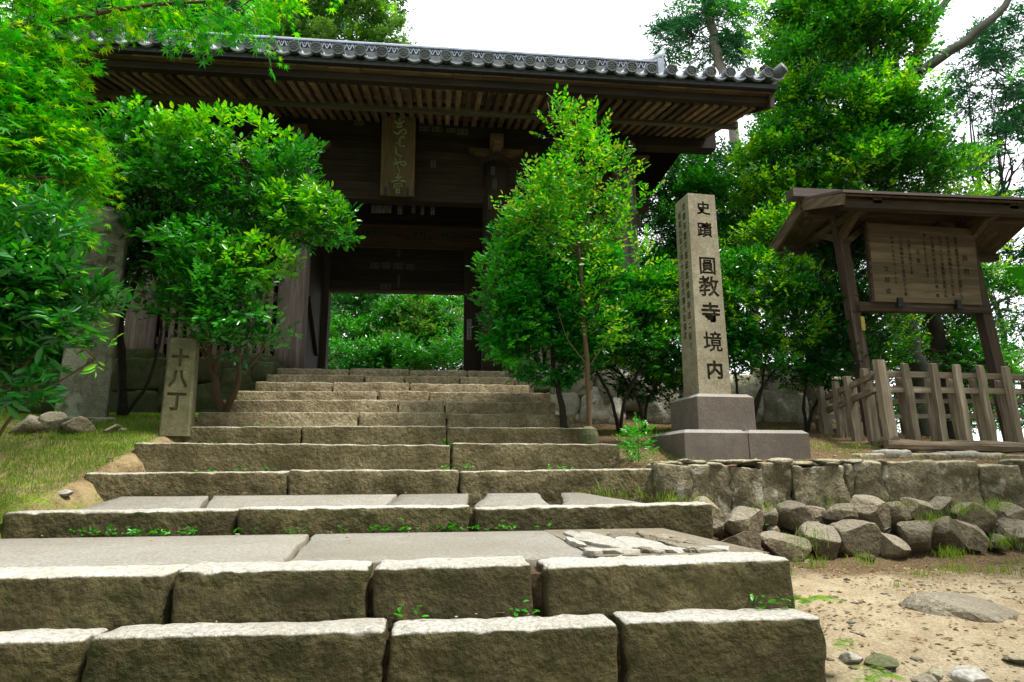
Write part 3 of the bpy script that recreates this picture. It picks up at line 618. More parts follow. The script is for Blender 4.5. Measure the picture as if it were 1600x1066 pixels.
# bargeboards
def roof_z(y):                    # concave slope, eave at 7.12, ridge at 11.2, mirrored behind
    d = np.clip((np.where(np.asarray(y) > 11.2, 22.4-np.asarray(y), y)-7.12)/4.08, 0, 1); return 5.85+2.62*(.62*d+.38*d**2.1)
for s_, x in ((-1, RX0-.10), (1, RX1+.10)):
    mb = MB(); ysb = np.linspace(7.22, 11.2, 16)
    for side in (0, 1):
        P = [(x+.03*dx, (y if side == 0 else 22.4-y), float(roof_z(y))+dz) for y in ysb for dx, dz in ((-1,-.36),(1,-.36),(1,-.10),(-1,-.10))]
        k_ = len(ysb); Fs = [(i*4+j, i*4+(j+1)%4, (i+1)*4+(j+1)%4, (i+1)*4+j) for i in range(k_-1) for j in range(4)]+[(3,2,1,0),((k_-1)*4,(k_-1)*4+1,(k_-1)*4+2,(k_-1)*4+3)]
        mb.add(P, Fs)
    obj('bargeboard', mb, M['gate_z'], gate)
    mb = MB()
    mb.add([(x-s_*.3,8.9,6.1),(x-s_*.3,13.5,6.1),(x-s_*.3,13.5,6.6),(x-s_*.3,11.2,8.2),(x-s_*.3,8.9,6.6)], [(0,1,2,3,4)])
    obj('gable_panel', mb, M['gate_z'], gate)
obj('roof_deck', (lambda mb: mb)(MB().add([(x, y, float(roof_z(y))-.045) for x in (RX0-.1, RX1+.1) for y in np.concatenate([np.linspace(7.2,11.2,10), np.linspace(11.6,15.2,8)])], [(i, i+1, 18+i+1, 18+i) for i in range(17)])), M['iron'], gate)
# tiles
roof = props(link(bpy.data.objects.new('tiled_roof', None))); roof.parent = gate; roof.location = Vector((0,0,0))
GL = np.array(gate.location)
ysr = np.linspace(7.16, 11.15, 18)
def half_tube(r, lift, n=8):
    V = []; 
    for y in ysr:
        z = float(roof_z(y))+lift
        for k in range(n+1):
            a = math.pi*k/n; V.append((r*math.cos(a), y, z+r*math.sin(a)*(1+.04*((y*3.5)%1 < .12))))
    return MB().add(V, [(i*(n+1)+k, i*(n+1)+k+1, (i+1)*(n+1)+k+1, (i+1)*(n+1)+k) for i in range(len(ysr)-1) for k in range(n)])
def local(mb): 
    me = mb.mesh('m'); me.transform(Matrix.Translation(-Vector(GL))); return me
row_me = local(half_tube(.072, .005)); row_me.materials.append(M['tile']); row_me.polygons.foreach_set('use_smooth', [True]*len(row_me.polygons))
back = row_me.copy(); 
# pan between rows: shallow trough with a rounded lip
V = []; n = 8
for i, y in enumerate(np.concatenate([[7.10], ysr])):
    for k in range(n+1):
        u = -1+2*k/n; V.append((u*.085, y, float(roof_z(max(y, 7.12)))-.035*(1-u*u)+.0))
k_ = len(ysr)+1
V += [(-.085+2*.085*k/n, 7.10, 5.85-.035*(1-(-1+2*k/n)**2)-.022) for k in range(n+1)]
V += [(-.085+2*.085*k/n, 7.14, 5.85-.035*(1-(-1+2*k/n)**2)-.022) for k in range(n+1)]
Fs = [(i*(n+1)+k, i*(n+1)+k+1, (i+1)*(n+1)+k+1, (i+1)*(n+1)+k) for i in range(k_-1) for k in range(n)]
Fs += [(k_*(n+1)+k, k_*(n+1)+k+1, k+1, k) for k in range(n)]+[((k_+1)*(n+1)+k, (k_+1)*(n+1)+k+1, k_*(n+1)+k+1, k_*(n+1)+k) for k in range(n)]
pan_me = local(MB().add(V, Fs)); pan_me.materials.append(M['tile'])
def disc_mb(r=.072):
    mb = MB(); mb.tube([(0,.0,0),(0,.10,.02)], [r, r], 20)
    mb.tube([(0,-.004,0),(0,.0,0)], [r, r], 20)
    # raised rim and crest petals
    n = 20; V = []
    for rr, yy in ((r,-.004),(r,-.016),(r*.80,-.016),(r*.80,-.005)): V += [(rr*math.cos(a), yy, rr*math.sin(a)) for a in np.arange(n)*2*math.pi/n]
    mb.add(V, [(l*n+i, l*n+(i+1)%n, (l+1)*n+(i+1)%n, (l+1)*n+i) for l in range(3) for i in range(n)])
    for k in range(6):
        a = k*math.pi/3; mb.tube([(r*.40*math.cos(a),-.004,r*.40*math.sin(a)),(r*.40*math.cos(a),-.014,r*.40*math.sin(a))], [r*.19, r*.12], 6)
    mb.tube([(0,-.004,0),(0,-.016,0)], [r*.16, r*.11], 6); return mb
disc_me = disc_mb().mesh('eave_tile'); disc_me.materials.append(M['tileface'])
TX = np.arange(-5.24, 4.03, .2505)
def lift(x): return .05*max(0, (abs(x+.62)-3.6)/1.1)**2
for x in TX:
    o = link(bpy.data.objects.new('tile_row', row_me)); o.parent = roof; o.location = (x, 0, lift(x))
    # row mesh is stored relative to the gate base at x = 0
    p = link(bpy.data.objects.new('pan_tile_row', pan_me)); p.parent = roof; p.location = (x+.125, 0, lift(x))
    d = link(bpy.data.objects.new('eave_tile', disc_me)); d.parent = roof; d.location = Vector((x, 7.09, 5.882+lift(x)))-Vector(GL)
    b = link(bpy.data.objects.new('rear_tile_row', row_me)); b.parent = roof; b.scale = (1,-1,1); b.location = (x, 22.4-2*GL[1], 0)
# verge tiles, corner ornaments
for s_, x in ((-1, RX0-.12), (1, RX1+.12)):
    obj('verge_tile_row', MB().tube([(x, y, float(roof_z(y))+.03) for y in np.linspace(7.2, 11.2, 14)], .075, 10), M['tile'], roof, smooth=True)
    for y in np.arange(7.5, 11., .3):
        obj('verge_tile', MB().tube([(x-s_*.1,y,float(roof_z(y))-.03),(x+s_*.12,y,float(roof_z(y))-.05)], .07, 10), M['tile'], roof, smooth=True)
    # corner horn
    obj('corner_tile', MB().tube([(x-s_*.16,7.40,5.90),(x-s_*.08,7.25,5.905),(x+s_*.0,7.12,5.93),(x+s_*.07,7.02,5.97)], [.06,.065,.07,.074], 14), M['tileface'], roof, smooth=True)
    mb = MB()
    for k in range(7):
        a = k*2*math.pi/7; mb.tube([(x-s_*.07,7.25,6.02),(x-s_*.07+.07*math.cos(a),7.25-.02,6.02+.055+.05*math.sin(a))], [.035,.018], 6)
    mb.tube([(x-s_*.07,7.25,5.93),(x-s_*.07,7.25,6.05)], [.05,.05], 8)
    obj('corner_ornament', mb, M['iron'], roof)
# ridge
rl, rr_ = -5.62, 4.10
obj('ridge_course', MB().box((rl,11.05,8.42),(rr_,11.35,8.60)), M['tileface'], roof)
obj('ridge_course', MB().box((rl,11.08,8.60),(rr_,11.32,8.745)), M['iron'], roof)
mb = MB()
for k in range(int((rr_-rl)/.10)):
    x = rl+.05+k*.10; z0, z1 = 8.62, 8.735
    for sx_ in (-1, 1): mb.beam((x+sx_*.045,11.060,z0),(x,11.060,z1),.018,.016, up=(0,1,0))
    mb.tube([(x+.05,11.066,z1-.03),(x+.05,11.05,z1-.03)], [.02,.012], 6)
obj('ridge_openwork', mb, M['tile'], roof, kind='stuff')
obj('ridge_course', MB().box((rl-.02,11.03,8.745),(rr_+.02,11.37,8.775)), M['tile'], roof)
obj('ridge_cap', MB().tube([(x,11.2,8.80) for x in np.linspace(rl,rr_,30)], .085, 12), M['tile'], roof, smooth=True)
for s_, x in ((-1, rl), (1, rr_)):
    mb = MB().box((x-.06,10.98,8.40),(x+.06,11.42,8.80)); mb.tube([(x,11.2,8.75),(x,11.2,8.84)],[.17,.12],12); mb.tube([(x+s_*.05,11.2,8.62),(x+s_*.13,11.2,8.62)],[.11,.09],12)
    obj('ridge_end_tile', mb, M['tile'], roof)
    obj('upswept_tile', MB().tube([(x-s_*.35,11.2,8.83),(x-s_*.12,11.2,8.87),(x+s_*.04,11.2,8.97),(x+s_*.13,11.2,9.10)], [.06,.065,.07,.05], 12), M['tile'], roof, smooth=True)
# paper votive slips pasted on the timbers: paper with dark illegible marks
def slip(px, py, w, h, Y, mat='slip', frame=False):
    p = ony(px, py, Y); mpp = m_per_px(p); W, H = w*mpp, h*mpp; r = np.random.default_rng(int(px*7+py))
    mb = MB().box((p[0]-W/2,Y-.003,p[2]-H/2),(p[0]+W/2,Y,p[2]+H/2), 0)
    vert = H >= W; nn = max(2, int(round(max(W, H)/max(.05, min(W, H)*.95)))); cell = max(W, H)/nn; sz = min(W, H)*.38
    for k in range(nn):
        cx = p[0] if vert else p[0]-W/2+(k+.5)*cell; cz = p[2]+H/2-(k+.5)*cell if vert else p[2]; q = min(sz, cell*.40)
        for j in range(3): zq = cz+q*(.75-.75*j)+r.uniform(-.1,.1)*q; mb.box((cx-q*r.uniform(.6,1),Y-.0045,zq-q*.10),(cx+q*r.uniform(.6,1),Y-.0032,zq+q*.10), 1)
        for j in range(2): xq = cx+q*r.uniform(-.8,.8); mb.box((xq-q*.09,Y-.0049,cz-q*.9),(xq+q*.09,Y-.0036,cz+q*.8), 1)
    obj('paper_slip', mb, [M[mat], M['ink']], gate)
for a in [(561,192,15,9,8.975),(663,201,15,9,8.975),(683,202,16,9,8.975),(705,204,14,7,8.975),(723,206,17,10,8.975),(842,212,14,9,8.975),(677,256,8,13,9.10),
          (471,262,11,42,8.89),(457,248,7,36,8.89),(770,267,6,14,8.89),(773,288,6,18,8.89),(766,316,6,24,8.89),(997,345,9,22,8.90),(498,418,8,24,11.0),
          (585,327,9,13,9.30),(597,327,13,13,9.30),(607,327,9,13,9.30),(625,328,7,15,9.30),(646,327,5,13,9.30),(660,329,5,14,9.30),(676,328,6,16,9.30),
          (571,363,16,9,10.89),(589,363,13,8,10.89),(607,363,17,11,10.89),(653,365,16,10,10.89),(664,367,9,11,10.89),(695,367,14,9,10.89),(716,367,15,9,10.89),(735,369,9,9,10.89),
          (586,415,13,9,11.115),(603,415,13,9,11.115),(622,416,14,9,11.115),(641,417,13,8,11.115),(623,396,5,12,11.115),(603,448,16,8,11.115),(623,440,4,20,11.115)]:
    slip(*a)
slip(733, 515, 7, 33, 11.01, 'slip_pale'); slip(477, 500, 5, 26, 10.9)
# name plaque hanging from the beam: relief strokes
plq = thing('name_plaque', 'tall timber name plaque with raised greenish characters under the eaves of the gate', 'plaque', ony(622, 305, 8.78))
p0, p1 = ony(595, 305, 8.80), ony(649, 184, 8.70); mpp = m_per_px(ony(622, 245, 8.78))
cx = ony(622, 245, 8.78)[0]; zt_, zb_ = ony(622, 183, 8.78)[2], ony(622, 305, 8.82)[2]; hw = .235; tilt = .10
def pq(u, v, off=0.):   # crop coordinates of the plaque picture -> world
    fx = (u-278)/370*2*hw; fz = (v-165)/(960-165); return np.array([cx+fx, 8.74+.09*fz-off, zt_+(zb_-zt_)*fz])
mb = MB(); a, b = pq(93, 165), pq(463, 960); 
V = [pq(93,165), pq(463,165), pq(463,960), pq(93,960)]; V += [v+np.array([0,.045,0]) for v in V]
obj('plaque_board', mb.add(V, [(0,3,2,1),(4,5,6,7),(0,1,5,4),(1,2,6,5),(2,3,7,6),(3,0,4,7)]), M['plaque'], plq)
ST = [([(285,185),(286,262)],20),([(238,218),(262,240),(285,250),(315,232),(333,214)],17),([(245,272),(285,282),(320,266)],15),
      ([(222,330),(250,345),(272,348),(300,318),(330,302),(356,310),(358,335),(325,356)],13),([(342,388),(318,378),(298,392),(288,430),(300,480)],12),([(262,441),(258,452)],15),([(333,465),(336,480)],18),
      ([(238,478),(256,500),(250,535),(275,562),(322,578)],9),([(222,652),(262,645),(305,628),(345,624),(370,645),(350,664),(315,658),(305,640)],9),([(246,596),(262,630),(280,680),(300,730)],8),([(295,600),(300,610)],10),
      ([(285,742),(286,800)],12),([(250,782),(285,785),(325,778)],12),([(212,836),(240,822),(285,812)],8),([(312,818),(345,818),(370,824)],13),
      ([(240,850),(330,846)],6),([(238,872),(335,868)],5),([(268,880),(270,948)],6),([(300,880),(300,948)],6),([(262,905),(310,905)],5),([(262,930),(310,930)],5),([(245,855),(240,900)],5),([(325,850),(330,880)],5)]
lt = MB()
for pts, r_ in ST:
    pts = np.array(pts, float); n_ = 6*(len(pts)-1)+1; tt = np.linspace(0, len(pts)-1, n_); Q = np.stack([np.interp(tt, range(len(pts)), pts[:,i]) for i in (0,1)], 1)
    Q[1:-1] = (Q[:-2]+Q[1:-1]*2+Q[2:])/4; rr = np.full(n_, r_*.95)*(1+.12*np.sin(np.linspace(0,6,n_))); rr[0] *= .6; rr[-1] *= .6
    lt.tube([pq(u, v, .004) for u, v in Q], rr*2*hw/370, 8)
obj('lettering', lt, M['relief'], plq, smooth=True)
mb = MB(); V = [pq(185,830,.003), pq(370,830,.003), pq(378,955,.003), pq(200,955,.003)]; V += [v+np.array([0,.004,0]) for v in V]
obj('carved_base', mb.add(V, [(0,3,2,1),(4,5,6,7),(0,1,5,4),(1,2,6,5),(2,3,7,6),(3,0,4,7)]), M['plaque'], plq)
for u in (152, 392): obj('hook', MB().box(pq(u-14,965)-np.array([0,.03,0]), pq(u+14,885)+np.array([0,.01,0])), M['iron'], plq)

# ---------------------------------------------------------------- inscribed pillar on the right
mon = thing('stone_pillar', 'tall square granite pillar carved with large characters on a two-step plinth beside the steps', 'stone pillar', (2.62, 5.5, 1.12)); mon.rotation_euler = (0,0,math.radians(5))
def lobj(name, mb, mat, parent, **k):
    me = mb.mesh(name)
    for m in (mat if isinstance(mat, list) else [mat]): me.materials.append(m)
    o = link(bpy.data.objects.new(name, me)); o.parent = parent; return props(o, **k)
def frus(cx_, cy_, z0, z1, hx0, hy0, hx1, hy1, b=.02, ch=0.):
    """block with chamfered shoulders"""
    Ls = [(z0, hx0, hy0), (z1-ch, hx1, hy1)] + ([(z1, hx1-ch*1.3, hy1-ch*1.3)] if ch else [])
    V = []
    for z, hx, hy in Ls:
        V += [(cx_+sx_*(hx-(b if k in (0,) else 0)), cy_+sy*(hy-(b if k in (1,) else 0)), z) for sx_, sy, k in ((-1,-1,1),(-1,-1,0),(1,-1,0),(1,-1,1),(1,1,1),(1,1,0),(-1,1,0),(-1,1,1))]
    m_ = len(Ls); Fs = [(l*8+i, l*8+(i+1)%8, (l+1)*8+(i+1)%8, (l+1)*8+i) for l in range(m_-1) for i in range(8)]
    return MB().add(V, Fs+[tuple(range(7,-1,-1)), tuple((m_-1)*8+i for i in range(8))])
for x0, x1 in ((-.575, .012), (.018, .60)):
    lobj('plinth_block', frus((x0+x1)/2, .36, 0.0, .262, (x1-x0)/2, .37, (x1-x0)/2, .37, .004, .03), M['plinth'], mon)
lobj('upper_plinth', frus(-.105, .385, .264, .585, .275, .275, .275, .275, .006, .03), M['plinth'], mon)
SX0, SY0, sh0, sh1, zb0, zt_ = -.135, .385, .156, .139, .587, 2.52
V = []; Z = np.linspace(zb0, zt_, 12)
for z in Z:
    f = (z-zb0)/(zt_-zb0); h = sh0+(sh1-sh0)*f; V += [(SX0-h,SY0-h,z),(SX0+h,SY0-h,z),(SX0+h,SY0+h,z),(SX0-h,SY0+h,z)]
V.append((SX0,SY0,zt_+.035)); Fs = [(l*4+i, l*4+(i+1)%4, (l+1)*4+(i+1)%4, (l+1)*4+i) for l in range(11) for i in range(4)]+[(3,2,1,0)]+[(44+i, 44+(i+1)%4, 48) for i in range(4)]
so = lobj('shaft', MB().add(V, Fs), [M['pillar_granite']], mon)
def h_at(z): return sh0+(sh1-sh0)*(z-zb0)/(zt_-zb0)
cut = MB()
for ch, zc, s_ in (('史',2.32,.125),('蹟',2.105,.14),('圓',1.755,.165),('教',1.56,.185),('寺',1.315,.175),('境',1.045,.175),('内',.79,.155)):
    zc = zb0+(zc-.567)*(zt_-zb0)/(2.46-.567); V, Fc = glyphs(ch, s_*1.12, .012, {'史':.004,'寺':.0055,'内':.006,'教':.0038}.get(ch, .0034)); h = h_at(zc); k = (sh0-sh1)/(zt_-zb0)
    W = V*np.array([1,1,1.0])+np.array([SX0+.012,SY0-h-.001,zc]); W[:,1] += (W[:,2]-zc)*k; cut.add(W, Fc)
if not carve(so, cut, M['carve']): lobj('lettering', cut, M['carve'], mon)
# small writing down the left side
sm = MB(); Rl = rotz(-math.pi/2)
for txt, off, top, n_ in (('史蹟名勝天然紀念物保存法ニ依リ', .045, 2.42, 15), ('昭和九年三月十三日文部大臣指定', -.055, 2.36, 15)):
    for k, ch in enumerate(txt):
        z = top-k*(.098 if off > 0 else .085); V, Fc = glyphs(ch, .075, .0015, .001); W = V @ Rl.T; h = h_at(z); kk = (sh0-sh1)/(zt_-zb0)
        W = W*np.array([1,.85,1])+np.array([SX0-h-.001, SY0-off, z]); W[:,0] += -(W[:,2]-z)*-kk; sm.add(W, Fc)
lobj('small_lettering', sm, M['carve_moss'], mon)

# ---------------------------------------------------------------- small stone marker on the left
mk = thing('stone_marker', 'short square granite post carved with three characters left of the steps', 'stone marker', tuple(ony(277, 664, 5.93))); mk.rotation_euler = (0,0,math.radians(10))
V = []
for z, h in ((-.1,.118),(.62,.104),(.70,.100),(.735,.088),(.75,.06)): 
    hh = h; b = .016; V += [(sx_*(hh-(b if k == 1 else 0)), sy*(hh-(b if k == 0 else 0)), z) for sx_, sy, k in ((-1,-1,0),(-1,-1,1),(1,-1,1),(1,-1,0),(1,1,0),(1,1,1),(-1,1,1),(-1,1,0))]
# order corners properly around
V = []
for z, h in ((-.1,.118),(.62,.106),(.69,.102),(.725,.090),(.74,.065)):
    b = .014; V += [(-h+b,-h,z),(h-b,-h,z),(h,-h+b,z),(h,h-b,z),(h-b,h,z),(-h+b,h,z),(-h,h-b,z),(-h,-h+b,z)]
mo = lobj('marker_post', MB().add(V, [(l*8+i, l*8+(i+1)%8, (l+1)*8+(i+1)%8, (l+1)*8+i) for l in range(4) for i in range(8)]+[tuple(range(7,-1,-1)), tuple(32+i for i in range(8))]), [M['marker']], mk)
cut = MB()
for ch, zc, s_ in (('十',.56,.125),('八',.375,.13),('丁',.185,.14)):
    V, Fc = glyphs(ch, s_*1.1, .012, .006); W = V*np.array([1,1,1.1])+np.array([-.005,-.1105+ (zc-.1)*.0,zc]); W[:,1] += (zc-.3)*.016; cut.add(W, Fc)
if not carve(mo, cut, M['carve_moss']): lobj('lettering', cut, M['carve_moss'], mk)
# rounded stub post right of the steps
sp = ony(920, 688, 5.75); st_ = thing('stone_stub', 'short mossy round-topped stone post at the right edge of the steps', 'stone post', (sp[0], 5.75, sp[2]-.12))
lobj('stub', MB().tube([(0,0,-.1),(0,0,.16),(0,0,.215),(0,0,.24)], [.088,.086,.07,.03], 14, wob=.06), M['podium'], st_)

# ---------------------------------------------------------------- tall old pillar on the left
op = thing('old_stone_pillar', 'tall leaning lichened granite pillar with a capped head behind the left shrub', 'stone pillar', (-3.27, 6.55, 1.50)); op.rotation_euler = (math.radians(-.5),math.radians(.4),math.radians(22))
def ring(z, h, b=.012): return [(-h+b,-h,z),(h-b,-h,z),(h,-h+b,z),(h,h-b,z),(h-b,h,z),(-h+b,h,z),(-h,h-b,z),(-h,-h+b,z)]
def lathe8(levels, b=.012):
    V = []; 
    for z, h in levels: V += ring(z, h, b)
    m_ = len(levels); return MB().add(V, [(l*8+i, l*8+(i+1)%8, (l+1)*8+(i+1)%8, (l+1)*8+i) for l in range(m_-1) for i in range(8)]+[tuple(range(7,-1,-1)), tuple((m_-1)*8+i for i in range(8))])
os_ = lobj('shaft', lathe8([(-.05,.20),(.6,.195),(1.2,.188),(1.80,.182)]), [M['old_pillar']], op)
lobj('cap', lathe8([(1.802,.186),(1.84,.205),(1.86,.215),(2.02,.212),(2.03,.19),(2.12,.03)], .008), M['old_pillar'], op)
lobj('base_stone', rbox((0,-.02,-.10), (.30,.30,.14), .04, .06, .02, 4, 5., edge=1.2), M['cutstone'], op)
lt = MB()
column(lt, '三界萬靈等', .075, 1.72, .125, .095, -.1895, .002, .0)
column(lt, '八十三番西國', -.075, 1.70, .16, .085, -.1915, .003, .0)
lobj('lettering', lt, M['carve_moss'], op)
for k, (x, y, w, h, lb) in enumerate([(125,640,52,36,'angular stone propped at the front of the tall left pillar'),(52,645,60,34,'low pale stone left of the tall pillar foot'),(182,655,34,18,'small flat stone right of the tall pillar foot'),(192,662,18,9,'tiny grey stone in the grass beside the small marker'),(103,754,26,12,'grey stone lying on the litter left of the fourth step'),(86,640,44,40,'leaning grey slab between the two left stones')]):
    Yk = 5.95 if y < 700 else 4.75; p = ony(x, y, Yk); p[2] = float(ground_z(p[0], p[1]))+h*m_per_px(p)*.3
    o = obj('stone', rock((0,0,0), (w*m_per_px(p), w*m_per_px(p)*.7, h*m_per_px(p)), 60+k, 3, 9, .06), M['cutstone' if k != 4 else 'flat'], None, smooth=True, label=lb, cat='stone'); o.location = p

# ---------------------------------------------------------------- notice board shelter
sh = thing('notice_board_shelter', 'roofed timber stand holding the notice board inside the fence', 'shelter', (5.6, 6.95, 1.2))
def S(name, mb, mat, **k): return obj(name, mb, M[mat], sh, **k)
for sgn, xb, xt in ((-1, 4.83, 4.68), (1, 6.52, 6.30)):
    S('post', MB().beam((xb,6.98,1.05),(xt,7.02,4.06),.13,.13,up=(0,1,0),w2=.115,h2=.115), 'shelter_z')
    S('brace', MB().beam((xt,7.0,3.72),(xt,6.52,4.0),.07,.08), 'shelter_y')
    S('brace', MB().beam((xt,7.0,3.72),(xt,7.5,3.98),.07,.08), 'shelter_y')
    S('roof_arm', MB().box((xt-.05,6.28,3.87),(xt+.05,7.72,3.95)), 'shelter_y')
    S('head_brace', MB().beam((xt,6.99,3.62),(xt-sgn*.38,6.99,3.95),.07,.07,up=(0,1,0)), 'shelter_x')
S('ridge_beam', MB().box((4.28,6.94,4.00),(7.3,7.06,4.10)), 'shelter_x')
for Y, z in ((6.33,3.86),(7.67,3.80)): S('eave_beam', MB().box((4.29,Y-.05,z-.05),(7.3,Y+.05,z+.045)), 'shelter_x')
S('bottom_rail', MB().beam((4.75,6.93,2.88),(6.42,6.96,2.90),.09,.11), 'shelter_x')
ry = [(6.22,3.915),(7.0,4.17),(7.78,3.86)]
for side in (0, 1):
    (ya, za), (yb, zb) = ry[side], ry[side+1]
    for k in range(12):
        x0 = 4.27+k*.257; mb = MB(); V = [(x0+.004,ya,za),(x0+.266,ya,za),(x0+.266,yb,zb),(x0+.004,yb,zb)]; V += [(a,b,c+.02) for a,b,c in V]
        S('roof_board', mb.add(V, [(3,2,1,0),(4,5,6,7),(0,1,5,4),(1,2,6,5),(2,3,7,6),(3,0,4,7)]), 'shelter_y')
    mb = MB(); e = .03; V = [(4.23,ya-(e if side == 0 else 0),za+.023),(7.4,ya-(e if side == 0 else 0),za+.023),(7.4,yb+(e if side else 0),zb+.023),(4.23,yb+(e if side else 0),zb+.023)]; V += [(a,b,c+.03) for a,b,c in V]
    S('roofing_sheet', mb.add(V, [(3,2,1,0),(4,5,6,7),(0,1,5,4),(1,2,6,5),(2,3,7,6),(3,0,4,7)]), 'copper')
    S('bargeboard', MB().beam((4.25,ya,za-.04),(4.25,yb,zb-.04),.035,.12), 'shelter_y')
S('ridge_cap', MB().beam((4.10,7.0,4.262),(7.3,7.0,4.262),.17,.105), 'copper')
# the board itself
nb = thing('notice_board', 'weathered timber notice board with columns of black writing hung in the shelter', 'notice board', (5.6, 6.88, 2.93)); nb.rotation_euler = (math.radians(2),0,math.radians(2))
W_, H_ = 1.37, .93
for k in range(4): lobj('board_plank', MB().box((-W_/2,-.015,k*H_/4+.0008),(W_/2,.015,(k+1)*H_/4-.0008)), M['board'], nb)
lobj('board_edge', MB().box((-W_/2-.03,-.018,-.005),(-W_/2-.001,.03,H_+.005)), M['shelter_x'], nb)
lt = MB()
def bcol(text, u, v, pitch, size): column(lt, text, (u-135)/1055*W_-W_/2, H_-(v-110)/760*H_, pitch, size, -.0165, .0008, .0002)
bcol('説明', 1070, 345, .165, .075)
bcol('建造ハ康保中性空上人の創建にして', 993, 205, .0475, .050); bcol('花山法皇の勅願所なり元弘三年', 913, 200, .0525, .050)
bcol('五月二十七日後醍醐天皇船上山', 835, 200, .0535, .050); bcol('より還幸の途中本寺に行幸一夜', 755, 200, .0540, .050)
bcol('御とまりあらせられたる處なり', 676, 200, .0375, .038); bcol('注意', 600, 330, .105, .062)
bcol('一火氣に注意する事', 520, 200, .0545, .048); bcol('一工作物樹木等を損傷せざる事', 440, 200, .0535, .048)
bcol('昭和十五年三月二十七日', 357, 225, .053, .042); bcol('文部省', 273, 500, .130, .075)
lobj('lettering', lt, M['ink'], nb)
for u in (365, 940): lobj('bracket', MB().box(((u-135)/1055*W_-W_/2-.03,-.05,-.06),((u-135)/1055*W_-W_/2+.03,-.016,.045)).box(((u-135)/1055*W_-W_/2-.05,-.07,-.065),((u-135)/1055*W_-W_/2+.03,-.016,-.035)), M['iron'], nb)
obj('tag', MB().box((4.757,6.895,2.60),(4.80,6.900,2.76)), M['tag'], sh)
# ---------------------------------------------------------------- timber fence round the shelter
fe = thing('timber_fence', 'low weathered timber fence on a rotten sill around the notice board', 'fence', (5.0, 5.85, 1.2))
def post(xb, zb, xt, zt, Y, w=.085, d=.07, Yt=None):
    zc = np.linspace(0, 1, 6); mb = MB(); r = rng.uniform(-.006,.006,(6,2)); V = []
    for k, f in enumerate(zc):
        x, z, y = xb+(xt-xb)*f+r[k,0], zb+(zt-zb)*f, Y+((Yt or Y)-Y)*f+r[k,1]; ww = w/2*(1-.12*(f > .95)); dd = d/2*(1-.12*(f > .95))
        V += [(x-ww,y-dd,z),(x+ww,y-dd,z),(x+ww,y+dd,z+(.012 if f == 1 else 0)),(x-ww,y+dd,z+(.012 if f == 1 else 0))]
    obj('post', mb.add(V, [(l*4+i, l*4+(i+1)%4, (l+1)*4+(i+1)%4, (l+1)*4+i) for l in range(5) for i in range(4)]+[(3,2,1,0),(20,21,22,23)]), M['fence'], fe)
FY = 5.85
for (xt, yt, xb, yb, w) in [(1373,563,1393,690,.10),(1413,569,1433,692,.062),(1459,569,1475,692,.066),(1493,571,1514,692,.062),(1530,572,1553,692,.060),(1570,574,1594,693,.062),(1612,576,1640,694,.062),(1655,578,1690,695,.062)]:
    a, b = ony(xb, yb, FY), ony(xt, yt, FY); post(a[0], a[2], b[0], b[2], FY, w*.9 if w > .09 else w, .08 if w > .09 else .048)
    if w < .09: post(a[0]+.01, a[2]-.01, b[0]+.005, b[2]-.12, FY+.115, .055, .04)
for (xt, yt, xb, yb, Y) in [(1349,577,1363,690,6.15),(1324,589,1338,696,6.45),(1305,597,1318,705,6.78),(1281,604,1294,712,7.15)]:
    a, b = ony(xb, yb, Y), ony(xt, yt, Y); post(a[0], a[2], b[0], b[2], Y, .058, .065)
    post(a[0]+.09, a[2], b[0]+.08, b[2]-.1, Y+.05, .045, .05)
for (x0, y0, x1, y1) in ((1360,584,1690,592),(1362,608,1690,614)):
    a, b = ony(x0, y0, FY+.055), ony(x1, y1, FY+.055); obj('rail', MB().beam(a, b, .045, .055), M['fence_x'], fe)
for (x0, y0, Y0, x1, y1, Y1) in ((1366,586,5.9,1290,622,7.15),(1368,609,5.9,1292,642,7.15)):
    a, b = ony(x0, y0, Y0), ony(x1, y1, Y1); obj('rail', MB().beam(a, b, .045, .055), M['fence_y'], fe)
for (x0, y0, x1, y1, Y) in ((1296,0,0,0,7.35),):
    for k in range(9):
        x = 4.45+k*.36; zt = 1.93+.0*k; post(x+.02, 1.1, x-.02, zt, 7.4, .075, .06)
    for z in (1.66, 1.84): obj('rail', MB().beam((4.35,7.34,z),(7.4,7.34,z+.02),.045,.05), M['fence_x'], fe)
a, b = ony(1385,696,5.80), ony(1690,700,5.80)
def sillbeam(p, q, r0, seed): 
    n_ = 26; P = np.linspace(p, q, n_); P[:,2] += .008*vnoise(np.stack([P[:,0]*4,P[:,1]*4,P[:,2]*0+seed],1)); return MB().tube(P, r0*(1+.18*vnoise(np.stack([P[:,0]*6,P[:,1]*5,P[:,2]*0+seed],1))), 7, wob=.25, seed=seed)
obj('sill', sillbeam(a, b, .05, 2), M['sill'], fe); a2, b2 = ony(1400,690,5.80), ony(1284,718,7.2)
obj('sill', sillbeam(a2, b2, .045, 5), M['sill'], fe)
kb = thing('stone_kerb', 'worn earthen stone kerb beneath the fence sill', 'kerb', (5., 5.6, 1.1))
for k, (x0, x1, y0, y1) in enumerate([(1340,1400,706,730),(1378,1422,700,716),(1395,1485,706,732),(1470,1530,702,716),(1480,1570,706,732),(1565,1640,708,732),(1640,1720,706,732),(1300,1345,716,732)]):
    p = ony((x0+x1)/2, (y0+y1)/2, 5.62); mpp = m_per_px(p)
    obj('kerb_stone', rbox(p+np.array([0,.12,-.02]), ((x1-x0)/2*mpp*1.05,.17,(y1-y0)/2*mpp*1.1), .04, .045, .02, 5, 30.+k, edge=1.2), M['cutstone' if k not in (1,3) else 'flat'], kb, smooth=True)

# ---------------------------------------------------------------- vegetation
def unit(v): return v/(np.linalg.norm(v, axis=-1, keepdims=True)+1e-9)
